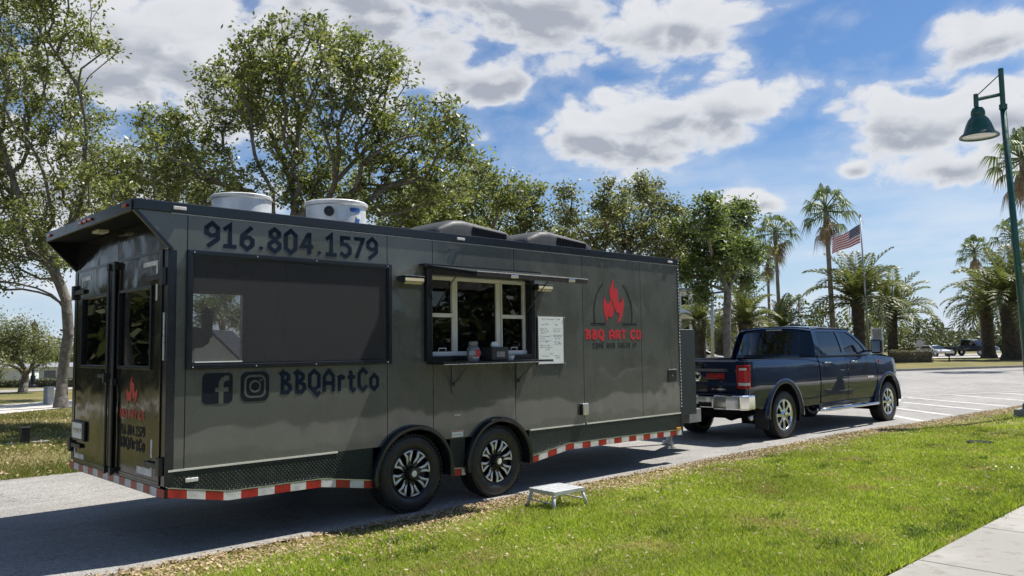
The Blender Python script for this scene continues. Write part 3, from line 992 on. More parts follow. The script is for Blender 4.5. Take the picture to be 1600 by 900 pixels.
# skirts of tread plate with the red and white conspicuity tape
def strip_profile(prof):
    return [p for p in prof]
REAR_P = [(0, .495), (.51, .405), (1.43, .400), (2.00, .315)]
MID_P = [(2.995, .315), (3.205, .305)]
FRONT_P = [(4.20, .315), (4.89, .415), (TL + .02, .395)]
for prof in (REAR_P, MID_P, FRONT_P):
    top = [(p[0], p[1] + .001) for p in prof]
    xa, xb = prof[0][0], prof[-1][0]
    up = []
    n = 24
    for i in range(n + 1):
        x = xb + (xa - xb) * i / n
        z = ZL - .002
        for c in WC:
            if abs(x - c) < .5:
                z = min(z, max(.40, ZL)) if True else z
        up.append((x, z))
    poly = list(prof) + [(xb, ZL - .003), (xa, ZL - .003)]
    tri(MB().prism(poly, 1, -.001, .012).build('tread_plate_skirt', 'diamond_dark', trailer))
    L = .158
    x = xa; k = 0
    brk = [p[0] for p in prof[1:-1]]
    while x < xb - .02:
        x2 = min(xb, x + L)
        if xb - x2 < .05: x2 = xb
        xs = [x] + [b_ for b_ in brk if x + .003 < b_ < x2 - .003] + [x2]
        zz = [lerp_table(prof, q) for q in xs]
        pl_ = [(q, z) for q, z in zip(xs, zz)] + [(q, z + .072) for q, z in reversed(list(zip(xs, zz)))]
        MB().prism(pl_, 1, -.0045, -.0015).build('reflective_tape', ('tape_red', 'tape_white')[k % 2], trailer)
        x = x2; k += 1
    lip = MB()
    pz = [(q[0], q[1] + .074) for q in prof]
    for i in range(len(pz) - 1):
        a, b_ = pz[i], pz[i + 1]
        lip.prism([a, b_, (b_[0], b_[1] + .008), (a[0], a[1] + .008)], 1, -.006, -.0012)
    lip.build('skirt_lip', 'alu', trailer)
k = 0
y = -.004
while y < TW - .02:
    y2 = min(TW + .004, y + .1525)
    MB().box(-.0355, -.0315, y, y2, .495, .562).build('reflective_tape', ('tape_red', 'tape_white')[k % 2], trailer)
    y = y2; k += 1
MB().box(-.031, .02, .0, TW, .488, .564).build('rear_bumper_beam', 'black_trim', trailer)
for xa, xb in ((.0, 1.60), (4.22, 5.20), (5.24, TL)):
    MB().box(xa, xb, -.007, -.0008, ZL - .012, ZL + .004).build('skirt_moulding', 'vinyl_cream', trailer)
# wheel arches
for c in WC:
    prof = [(.508, .0), (.510, -.052), (.498, -.068), (.470, -.068), (.458, -.055), (.455, .40), (.001, .40)]
    MB().lathe(prof, (c, 0, .39), 1, 44, R(-7), R(187)).build('fender', 'black_trim', trailer, auto=40)
for c in WC:
    build_wheel(trailer, (c, .125, .400), .400, .235, 'split', -1, .250)
    build_wheel(trailer, (c, TW - .125, .400), .400, .235, 'split', 1, .250)

# screened porch window
sw = empty_part('screen_window', trailer)
b = MB()
t = .042
X0, X1 = .125, 2.222
for x0, x1, z0, z1 in ((X0, X0 + t, WZ0 - .012, WZ1 + .012), (X1 - t, X1, WZ0 - .012, WZ1 + .012), (X0 + t, X1 - t, WZ0 - .012, WZ0 + t - .012), (X0 + t, X1 - t, WZ1 - t + .012, WZ1 + .012)):
    b.box(x0, x1, -.030, .05, z0, z1)
b.build('window_frame', 'black_trim', sw, bevel=.006)
b = MB()
for x0, x1, z0, z1 in ((X0 + .042, X0 + .052, 1.58, 2.515), (X1 - .052, X1 - .042, 1.58, 2.515), (X0 + .052, X1 - .052, 1.58, 1.59), (X0 + .052, X1 - .052, 2.505, 2.515)):
    b.box(x0, x1, -.020, .012, z0, z1)
b.build('window_bead', 'black_trim', sw)
MB().box(X0 + .04, X1 - .04, -.004, -.001, 1.575, 2.52).build('insect_screen', 'bug_screen', sw)
b = MB()
for x in (.18, .75, 1.35, 2.17):
    for z in (WZ0 + .008, WZ1 - .008):
        b.lathe([(.007, -.030), (.006, -.033), (.001, -.034)], (x, 0, z), 1, 8)
b.build('screws', 'chrome', sw)
MB().box(.20, .62, -.024, -.006, 1.595, 1.604).build('sill_strip', 'white_paint', sw)

# service window
sv = empty_part('service_window', trailer)
b = MB()
for x0, x1, z0, z1 in ((SX0, 2.722, WZ0, WZ1), (4.215, SX1, WZ0, WZ1), (2.722, 4.215, WZ0, 1.605), (2.722, 4.215, 2.475, WZ1)):
    b.box(x0, x1, -.060, .13, z0, z1)
b.build('window_casing', 'black_trim', sv, bevel=.006)
b = MB()
yA, yB = .040, .085
for x0, x1 in ((2.722, 2.735), (3.085, 3.15), (3.735, 3.80), (4.180, 4.215)):
    b.box(x0, x1, yA, yB, 1.655, 2.435)
b.box(2.722, 4.215, yA, yB, 2.435, 2.475)
b.build('window_frame', 'vinyl_cream', sv, bevel=.004)
MB().box(2.722, 4.215, .025, .09, 1.606, 1.654).build('window_sill', 'white_paint', sv, bevel=.004)
for x0, x1 in ((2.737, 3.083), (3.802, 4.178)):
    s_ = MB()
    for a0, a1, c0, c1 in ((x0, x0 + .014, 1.656, 2.433), (x1 - .022, x1, 1.656, 2.433), (x0 + .014, x1 - .022, 2.028, 2.072)):
        s_.box(a0, a1, .022, .06, c0, c1)
    so = s_.build('sash', 'vinyl_cream', sv, bevel=.003)
    MB().box(x0 + .014, x1 - .022, .044, .048, 1.656, 2.027).build('pane', 'service_glass', so)
    MB().box(x0 + .014, x1 - .022, .052, .056, 2.073, 2.433).build('pane', 'service_glass', so)
    MB().tube([((x0 + x1) / 2 - .05, .02, 1.66), ((x0 + x1) / 2 - .05, .01, 1.69), ((x0 + x1) / 2 + .05, .01, 1.69), ((x0 + x1) / 2 + .05, .02, 1.66)], .005, 6).build('sash_lift', 'white_paint', so)
MB().box(3.15, 3.735, .060, .064, 1.656, 2.434).build('pane', 'service_glass', sv)
MB().box(2.585, 4.345, -.105, -.0005, 2.572, 2.588).box(2.585, 4.345, -.105, -.096, 2.555, 2.5715).build('drip_rail', 'black_trim', sv, bevel=.003)
# the lifted hatch over the window
aw = empty_part('hatch', sv)
hy0, hz0, hy1, hz1 = -.066, 2.548, -.87, 2.412
dv = Vector((0, hy1 - hy0, hz1 - hz0)); dn = dv.normalized(); up_ = Vector((0, -dn.z, dn.y)) * -1
if up_.z < 0: up_ = -up_
def hatch_pt(x, s_, h): 
    p = Vector((x, hy0, hz0)) + dn * s_ + up_ * h
    return tuple(p)
def hatch_box(x0, x1, s0, s1, h0, h1):
    b_ = MB().box(x0, x1, s0, s1, h0, h1)
    return b_.xf(hatch_pt)
HL = dv.length
hatch_box(2.64, 4.29, .0, HL - .012, .0, .026).build('hatch_panel', 'black_trim', aw)
hatch_box(2.64, 4.29, .0, HL - .012, .0262, .030).build('hatch_skin', 'trailer_side', aw)
hatch_box(2.632, 4.298, HL - .0115, HL + .010, -.018, .030).build('hatch_edge', 'black_trim', aw, bevel=.004)
hatch_box(2.632, 4.298, HL - .0115, HL + .012, .0305, .038).build('hatch_trim', 'alu', aw)
for x in (3.14, 4.02):
    hatch_box(x - .05, x + .05, HL - .02, HL + .028, -.012, .024).build('hatch_latch', 'chrome', aw, bevel=.006)
for x in (2.78, 4.16):
    b = MB().tube([(x, -.03, 2.10), (x, -.20, 2.28)], .011, 8).tube([(x, -.20, 2.28), (x, -.42, 2.47)], .006, 8)
    b.build('gas_strut', 'plastic_black', aw, smooth=True)
# folding shelf on two brackets
sh = empty_part('serving_shelf', sv)
MB().box(2.63, 4.27, -.355, -.062, 1.522, 1.546).build('shelf_board', 'black_trim', sh, bevel=.003)
MB().box(2.63, 4.27, -.362, -.3555, 1.518, 1.526).build('shelf_edge', 'alu', sh)
for x in (3.04, 4.02):
    br = MB()
    br.box(x - .022, x + .022, -.014, -.0008, 1.20, 1.50)
    for dx in (-.012, .012):
        br.tube([(x + dx, -.012, 1.30), (x + dx, -.28, 1.515)], .006, 6)
    br.box(x - .018, x + .018, -.06, -.0145, 1.28, 1.32)
    br.build('bracket', 'bracket_grey', sh, bevel=.002)

# kitchen fittings seen through the service window
MB().prism([(1.55, 1.95), (TW - .07, 1.95), (TW - .07, 2.60), (2.1, 2.60), (1.55, 2.12)], 0, 3.0, 5.0).build('range_hood', 'alu', trailer, bevel=.006)
MB().box(2.9, 5.4, 1.75, TW - .07, .79, 1.58).build('back_counter', 'alu', trailer, bevel=.006)
MB().box(2.9, 3.9, TW - .35, TW - .07, 1.72, 1.74).build('wall_shelf', 'alu', trailer)
MB().box(2.52, 2.60, .40, 2.3, .79, 2.35).build('fridge', 'white_paint', trailer, bevel=.01)
# floodlights either side of the window
for x in (2.43, 4.39):
    fl = empty_part('floodlight', trailer)
    b = MB()
    b.prism([(-.002, 2.44), (-.002, 2.40), (-.10, 2.365), (-.135, 2.385), (-.13, 2.425)], 0, x - .13, x + .13)
    b.build('light_housing', 'plastic_black', fl, bevel=.006)
    MB().add([(x - .115, -.1385, 2.383), (x + .115, -.1385, 2.383), (x + .115, -.104, 2.3585), (x - .115, -.104, 2.3585)], [(0, 1, 2, 3)]).build('light_lens', 'led_face', fl)
    MB().box(x - .13, x + .13, -.137, -.002, 2.4405, 2.446).build('light_top', 'alu', fl)
    MB().add([(x - .12, -.1375, 2.420), (x + .12, -.1375, 2.420), (x + .12, -.1395, 2.388), (x - .12, -.1395, 2.388)], [(0, 1, 2, 3)]).build('light_lens', 'led_face', fl)

# lettering and logos along the side
def spell(part, txt, h, sw, gap, width, x0, z0, mt):
    pr_ = empty_part(part, trailer)
    tot = sum(GL[c][0] + gap for c in txt) - gap
    k_ = width / (tot * h); u = 0.0
    for ch in txt:
        if GL[ch][1]:
            b_, _ = text_mb(ch, h, sw, gap)
            b_.xf(lambda a, c, z: ((a + u * h) * k_, c, z))
            on_side(b_, x0, z0).build('letter' if ch.isalpha() else 'digit' if ch.isdigit() else 'dot', mt, pr_, recalc=False)
        u += GL[ch][0] + gap
spell('phone_lettering', '916.804.1579', .205, .18, .115, 1.79, .275, 2.600, 'decal_navy')
spell('name_lettering', 'BBQArtCo', .205, .18, .10, 1.09, .985, 1.290, 'decal_navy')
def rrect(x0, x1, z0, z1, r, n=6):
    pts = []
    for cx_, cz_, a in ((x1 - r, z1 - r, 0), (x0 + r, z1 - r, 90), (x0 + r, z0 + r, 180), (x1 - r, z0 + r, 270)):
        for k in range(n + 1):
            t_ = R(a + 90 * k / n)
            pts.append((cx_ + r * math.cos(t_), cz_ + r * math.sin(t_)))
    return pts
fb = on_side(MB().flat(rrect(0, .27, 0, .265, .045)), .275, 1.238).build('logo_tile', 'decal_black', trailer, recalc=False)
b = MB().ribbon([(.165, 0), (.165, .172), (.180, .205), (.205, .218), (.238, .218)], .042, .0012)
b.ribbon([(.112, .120), (.230, .120)], .036, .0016)
on_side(b, .275, 1.238).build('logo_letter', 'trailer_side', fb, recalc=False)
ig = on_side(MB().flat(rrect(0, .27, 0, .265, .06)), .618, 1.240).build('logo_tile', 'decal_black', trailer, recalc=False)
b = MB().ribbon(rrect(.042, .228, .040, .226, .05), .018, .0012, closed=True)
b.ribbon([(.135 + .048 * math.cos(t_), .133 + .048 * math.sin(t_)) for t_ in np.linspace(0, 2 * math.pi, 24, endpoint=False)], .018, .0016, closed=True)
b.flat([(.190 + .011 * math.cos(t_), .187 + .011 * math.sin(t_)) for t_ in np.linspace(0, 2 * math.pi, 10, endpoint=False)], .0018)
on_side(b, .618, 1.240).build('logo_camera', 'trailer_side', ig, recalc=False)
tri(on_side(flame_mb(.47, .60), 5.60, 1.985).build('flame_emblem', 'decal_red', trailer, recalc=False))
for a0, a1 in ((121, 197), (59, -17)):
    on_side(MB().ribbon([(5.83 + .40 * math.cos(R(a)), 2.12 + .46 * math.sin(R(a))) for a in np.linspace(a0, a1, 16)], .017), 0, 0).build('emblem_arc', 'decal_black', trailer, recalc=False)
for x in (5.36, 6.02):
    on_side(MB().ribbon([(x, 1.985), (x + .30, 1.985)], .020, .0006), 0, 0).build('emblem_bar', 'decal_black', trailer, recalc=False)
spell('name_lettering', 'BBQ ART CO', .118, .24, .10, 1.17, 5.245, 1.785, 'decal_red')
b, w_ = text_mb('COME AND TASTE IT', .072, .15, .20, .92)
tag(on_side(b, 5.39, 1.662).build('tagline_lettering', 'decal_black', trailer, recalc=False), kind='stuff')

# small fittings on the side
b = empty_part('power_inlet', trailer)
MB().box(5.13, 5.24, -.05, -.0005, .82, .97).build('inlet_box', 'alu', b, bevel=.012)
MB().box(5.115, 5.128, -.045, -.0005, .83, .96).build('inlet_hinge', 'plastic_black', b)
b = empty_part('access_door', trailer)
MB().box(7.03, 7.23, -.012, -.0005, 1.17, 1.35).build('access_panel', 'black_trim', b, bevel=.004)
MB().lathe([(.012, -.012), (.010, -.020), (.001, -.021)], (7.12, 0, 1.26), 1, 12).build('access_lock', 'chrome', b)
MB().box(7.03, 7.23, -.016, -.0125, 1.335, 1.352).build('access_edge', 'alu', b)
st = MB().box(3.02, 3.18, -.003, -.0006, .725, .795).build('warning_sticker', 'white_board', trailer)
MB().box(3.025, 3.175, -.0042, -.0032, .780, .791).build('sticker_print', 'tape_red', st)
MB().box(3.025, 3.175, -.0042, -.0032, .745, .752).build('sticker_print', 'grey_plastic', st)
MB().box(3.05, 3.14, -.010, -.0006, .955, .968).build('vent_tab', 'alu', trailer, bevel=.003)
MB().box(.14, .25, -.014, -.0016, .60, .635).build('marker_light', 'lens_clear', trailer, bevel=.006)
for x in (.05, 3.15, 7.12):
    MB().box(x - .055, x + .055, -.036, -.0185, 2.885, 2.915).build('marker_light', 'lens_clear', trailer, bevel=.006)
MB().box(7.18, 7.28, -.03, -.006, .475, .51).build('marker_light', 'lens_amber', trailer, bevel=.006)
for y in (.16, 1.08, 1.22, 1.36, 2.42):
    MB().box(-.343, -.3255, y - .045, y + .045, 2.892, 2.918).build('marker_light', 'lens_red', trailer, bevel=.005)
# front corner post with its rivets
MB().box(TL + .001, TL + .05, -.006, .10, .40, ZR - .004).build('nose_corner', 'diamond_nose', trailer, bevel=.008)
b = MB()
for k in range(44):
    z = .80 + k * .0465
    b.lathe([(.010, -.006), (.008, -.011), (.001, -.012)], (TL + .022, 0, z), 1, 8)
tag(b.build('rivets', 'alu', trailer), kind='stuff')

# roof gear
def drum(x, y, r, z0, h, label_hole):
    f = empty_part('exhaust_fan', trailer)
    MB().lathe([(r * .96, z0), (r * .97, z0 + h * .84), (r * 1.03, z0 + h * .88), (r * 1.04, z0 + h * .97), (r * 1.0, z0 + h), (r * .9, z0 + h * .96), (r * .88, z0 + h * .4), (.001, z0 + h * .4)], (x, y, 0), 2, 40).build('fan_drum', 'alu_fan', f, auto=35)
    MB().box(x - r * 1.15, x + r * 1.15, y - r * 1.15, y + r * 1.15, z0 - .05, z0 - .001).build('fan_curb', 'galv', f)
    if label_hole:
        a = R(226)
        c = Vector((x + r * .985 * math.cos(a), y + r * .985 * math.sin(a), z0 + h * .62))
        q = Vector((math.cos(a), math.sin(a), 0)).to_track_quat('Z', 'Y').to_matrix()
        rb = MB().lathe([(.055, .0), (.055, .016), (.044, .016), (.044, .004), (.001, .004)], axis=2, n=20).obox((0, 0, .012), (.09, .008, .008)).obox((0, 0, .012), (.008, .09, .008))
        rb.xf(lambda u, v, w__: tuple(c + q @ Vector((u, v, w__)))).build('fan_port', 'plastic_black', f)
        for an, dz, sx, sz, mt_ in ((249, .56, .10, .13, 'white_board'), (277, .70, .14, .045, 'label_blue'), (253, .24, .09, .03, 'tape_red'), (282, .36, .05, .06, 'label_blue'), (286, .50, .07, .05, 'white_board')):
            a2 = R(an)
            lb = MB()
            n = 5
            for i in range(n + 1):
                aa = a2 + (i / n - .5) * sx / r
                for zz in (z0 + h * dz - sz / 2, z0 + h * dz + sz / 2):
                    lb.v.append((x + (r * .985) * math.cos(aa), y + (r * .985) * math.sin(aa), min(zz, z0 + h * .83)))
            for i in range(n):
                lb.f.append((2 * i, 2 * i + 2, 2 * i + 3, 2 * i + 1))
            lb.build('fan_sticker', mt_, f, recalc=False)
drum(1.12, 1.10, .30, 2.985, .30, False)
drum(2.25, 1.10, .345, 2.985, .36, True)
def ac_unit(x0, x1):
    a = empty_part('air_conditioner', trailer)
    L = x1 - x0
    secs = []
    prof = [(0, .03, .44), (.008, .15, .455), (.05, .205, .465), (.22, .300, .47), (.34, .315, .47), (.90, .235, .47), (.985, .175, .465), (1.0, .03, .45)]
    b_ = MB()
    nseg = 12
    for t_, h_, w__ in prof:
        for k in range(nseg + 1):
            an = math.pi * k / nseg
            cx_ = math.copysign(abs(math.cos(an)) ** .22, math.cos(an)) * w__
            sz_ = math.sin(an) ** .24 * h_
            b_.v.append((x0 + L * t_, 1.10 - cx_, 2.955 + sz_))
    m__ = nseg + 1
    for i in range(len(prof) - 1):
        for k in range(nseg):
            b_.f.append((i * m__ + k, i * m__ + k + 1, (i + 1) * m__ + k + 1, (i + 1) * m__ + k))
    b_.f.append(tuple(range(m__))); b_.f.append(tuple(range((len(prof) - 1) * m__, len(prof) * m__)))
    b_.build('shroud', 'ac_shell', a, auto=50)
    lv = MB()
    for k in range(20):
        x = x0 + L * (.45 + .45 * k / 20)
        h_ = lerp_table([(p[0], p[1]) for p in prof], (x - x0) / L)
        lv.obox((x, .640, 2.975 + h_ * .40), (.012, .030, h_ * .62))
    tag(lv.build('louvre', 'black_matt', a), kind='stuff')
    MB().box(x0 - .02, x1 + .02, .58, 1.62, 2.936, 2.954).build('gasket', 'black_matt', a)
ac_unit(3.33, 4.62)
ac_unit(4.84, 6.18)

# nose: generator box, drawbar, coupler, jacks
MB().box(TL + .06, 8.44, .46, 2.12, .60, 1.94).build('generator_box', 'diamond_nose', trailer, bevel=.015)
b = MB()
for s_ in (-1, 1):
    y0 = TW / 2 + s_ * .85
    b.prism([(TL - .2, y0 - .05), (9.15, TW / 2 + s_ * .06 - .05), (9.15, TW / 2 + s_ * .06 + .05), (TL - .2, y0 + .05)], 2, .45, .56)
b.build('drawbar', 'black_matt', trailer)
MB().box(9.10, 9.62, TW / 2 - .06, TW / 2 + .06, .52, .64).build('coupler', 'black_matt', trailer, bevel=.02)
MB().box(8.46, 8.80, .62, 1.0, .44, .66).build('battery_box', 'grey_plastic', trailer, bevel=.01)
MB().tube([(8.98, TW / 2 + .12, .06), (8.98, TW / 2 + .12, 1.0)], .032, 10).lathe([(.10, .0), (.10, .05), (.03, .07)], (8.98, TW / 2 + .12, 0), 2, 14).build('tongue_jack', 'galv', trailer, auto=40)
MB().tube([(7.24, .12, .22), (7.24, .12, .60)], .014, 8).box(7.20, 7.28, .08, .16, .21, .22).build('stabiliser_jack', 'galv', trailer)
MB().tube([(.62, .30, .37), (.62, .30, .60)], .018, 8).box(.58, .66, .26, .34, .36, .37).build('stabiliser_jack', 'galv', trailer)

# ------------------------------------------------------------------ things on and in the trailer
mb = thing('menu_board', 'tall white handwritten menu board beside the service window', 'menu board', (4.37, -.004, 1.485))
MB().box(0, .455, -.010, -.0005, 0, .575).build('board', 'white_board', mb)
b = MB()
for x0, x1, z0, z1 in ((-.02, .0, -.006, .58), (.0, .455, -.006, -.0005), (.4555, .462, -.006, .58)):
    b.box(x0, x1, -.014, -.0006, z0, z1)
b.build('board_edge', 'plastic_black', mb)
wr = MB()
rng = random.Random(3)
def scribble(u0, u1, v):
    u = u0
    while u < u1:
        wlen = min(rng.uniform(.03, .07), u1 - u)
        n = max(3, int(wlen / .008))
        wr.ribbon([(u + wlen * i / n, v + rng.uniform(-.006, .006)) for i in range(n + 1)], .0042)
        u += wlen + .014
for v, spans in ((.545, ((.06, .13), (.15, .30), (.33, .40))), (.48, ((.06, .20), (.30, .36))), (.425, ((.03, .16), (.26, .42))), (.40, ((.04, .19), (.27, .40))), (.375, ((.04, .14),)), (.35, ((.26, .43),)),
                 (.335, ((.03, .23), (.28, .42))), (.31, ((.03, .12), (.29, .40))), (.28, ((.03, .22),)), (.265, ((.12, .16), (.28, .40))), (.24, ((.30, .42),)), (.225, ((.03, .21),)), (.20, ((.03, .24),)), (.175, ((.12, .2),)), (.12, ((.20, .26),)), (.095, ((.06, .18), (.28, .38))), (.07, ((.31, .38),))):
    for a_, b_ in spans:
        scribble(a_, b_, v)
tag(wr.xf(lambda u, v, z: (u, -.0112, v)).build('handwriting', 'decal_navy', mb, recalc=False), kind='stuff')
b = MB()
for x in (-.01, .465):
    for z in (.0, .57):
        b.lathe([(.010, -.015), (.008, -.020), (.001, -.021)], (x, 0, z), 1, 10)
b.build('board_clips', 'chrome', mb)

bt = thing('glass_jar', 'clear glass jar with red label standing on the serving shelf', 'jar', (3.175, -.19, 1.547))
MB().lathe([(.001, .0), (.066, .0), (.072, .02), (.074, .12), (.060, .155), (.045, .165), (.045, .18)], n=24).build('jar_body', 'bottle_glass', bt, auto=40)
MB().lathe([(.050, .178), (.050, .212), (.001, .214)], n=20).build('jar_lid', 'grey_plastic', bt, auto=40)
lb = MB()
for i in range(7):
    a = R(250 + i * 13)
    for z in (.05, .125):
        lb.v.append((.0755 * math.cos(a), .0755 * math.sin(a), z))
for i in range(6):
    lb.f.append((2 * i, 2 * i + 2, 2 * i + 3, 2 * i + 1))
lb.build('jar_label', 'decal_red', bt, recalc=False)
nd_ = thing('napkin_dispenser', 'black napkin dispenser box with a white napkin poking out', 'dispenser', (3.49, -.19, 1.547))
MB().box(-.125, .125, -.10, .10, .0, .15).build('box', 'plastic_black', nd_, bevel=.012)
MB().box(-.06, .06, -.104, -.1005, .04, .10).build('front_plate', 'grey_plastic', nd_)
b = MB().lathe([(.045, .148), (.050, .17), (.030, .195), (.034, .205), (.001, .21)], n=9)
b.xf(lambda x, y, z: (x * 1.1 + .01 * math.sin(z * 90), y * .7, z)).build('napkin', 'white_board', nd_, smooth=True)
tr_ = thing('paper_bowl', 'small white paper bowl at the right of the serving shelf', 'bowl', (3.715, -.19, 1.547))
MB().lathe([(.001, .002), (.048, .002), (.066, .05), (.070, .052), (.062, .05), (.045, .008), (.001, .007)], n=22).build('bowl', 'white_board', tr_, auto=40)
b = MB()
for k in range(5):
    a = k * 1.3
    b.obox((.02 * math.cos(a), .02 * math.sin(a), .052 + k * .004), (.075, .02, .004), Matrix.Rotation(a, 3, 'Z') @ Matrix.Rotation(.3, 3, 'X'))
b.build('paper_wrap', 'white_board', tr_)

sm = thing('smoker', 'black barrel smoker with a capped chimney inside the screened porch', 'smoker', (.86, 1.5, .785))
MB().lathe([(.001, .10), (.07, .09), (.105, .03), (.11, -.03), (.11, -.62)], (-.0, 0, 1.05), 0, 18).build('flue_elbow', 'black_matt', sm, smooth=True)
MB().box(-.78, -.30, -.45, .40, .55, 1.16).build('firebox', 'black_matt', sm, bevel=.03)
MB().lathe([(.055, 1.05), (.055, 1.30)], (.085, 0, 0), 2, 16).build('chimney', 'black_matt', sm, smooth=True)
MB().lathe([(.085, 1.31), (.001, 1.365)], (.085, 0, 0), 2, 16).build('chimney_cap', 'black_matt', sm, smooth=True)
for x, y in ((-.72, -.40), (-.36, -.40), (-.72, .35), (-.36, .35)):
    MB().box(x - .02, x + .02, y - .02, y + .02, .0, .56).build('leg', 'black_matt', sm)

# ------------------------------------------------------------------ the pickup that tows the trailer
def inside(poly, x, y):
    c = False
    n = len(poly)
    for i in range(n):
        (x1, y1), (x2, y2) = poly[i], poly[(i + 1) % n]
        if (y1 > y) != (y2 > y) and x < (x2 - x1) * (y - y1) / (y2 - y1) + x1:
            c = not c
    return c
def resample(poly, step):
    out = []
    n = len(poly)
    for i in range(n):
        a, b = Vector(poly[i]), Vector(poly[(i + 1) % n])
        k = max(1, int(round((b - a).length / step)))
        for j in range(k):
            out.append(tuple(a + (b - a) * j / k))
    return out
def skin(name, outline, fn, mt, parent, holes=(), step=.09, flange=.03, inward=None):
    """curved sheet: 2-D outline (with holes) meshed and mapped by fn(u, v) -> xyz; edges folded inwards"""
    o2 = resample(outline, step)
    V = [Vector(p) for p in o2]; E = []; loops = [list(range(len(o2)))]
    n0 = len(V)
    E += [(i, (i + 1) % n0) for i in range(n0)]
    for h in holes:
        h2 = resample(h, step); s0 = len(V)
        V += [Vector(p) for p in h2]
        E += [(s0 + i, s0 + (i + 1) % len(h2)) for i in range(len(h2))]
        loops.append(list(range(s0, s0 + len(h2))))
    us = [p[0] for p in o2]; vs = [p[1] for p in o2]
    bnd = [Vector(p) for p in V]
    u = min(us) + step
    while u < max(us):
        v = min(vs) + step
        while v < max(vs):
            if inside(outline, u, v) and not any(inside(h, u, v) for h in holes):
                q = Vector((u, v))
                if min((q - b_).length for b_ in bnd) > step * .55:
                    V.append(q)
            v += step
        u += step
    res = delaunay_2d_cdt(V, E, [list(range(n0))], 1, 1e-5)
    vv, ff = res[0], res[2]
    vs3 = [fn(p.x, p.y) for p in vv]
    fs = []
    for f in ff:
        cx_ = sum(vv[i].x for i in f) / len(f); cy_ = sum(vv[i].y for i in f) / len(f)
        if any(inside(h, cx_, cy_) for h in holes):
            continue
        fs.append(tuple(f))
    b = MB(); b.v = [tuple(p) for p in vs3]; b.f = fs
    if flange and inward is not None:
        cnt = {}
        for f in fs:
            for i in range(len(f)):
                e = tuple(sorted((f[i], f[(i + 1) % len(f)])))
                cnt[e] = cnt.get(e, 0) + 1
        new = {}
        iv = Vector(inward) * flange
        for e, c in cnt.items():
            if c == 1:
                for i in e:
                    if i not in new:
                        new[i] = len(b.v); b.v.append(tuple(Vector(b.v[i]) + iv))
                b.f.append((e[0], e[1], new[e[1]], new[e[0]]))
    return b.build(name, mt, parent, auto=38)

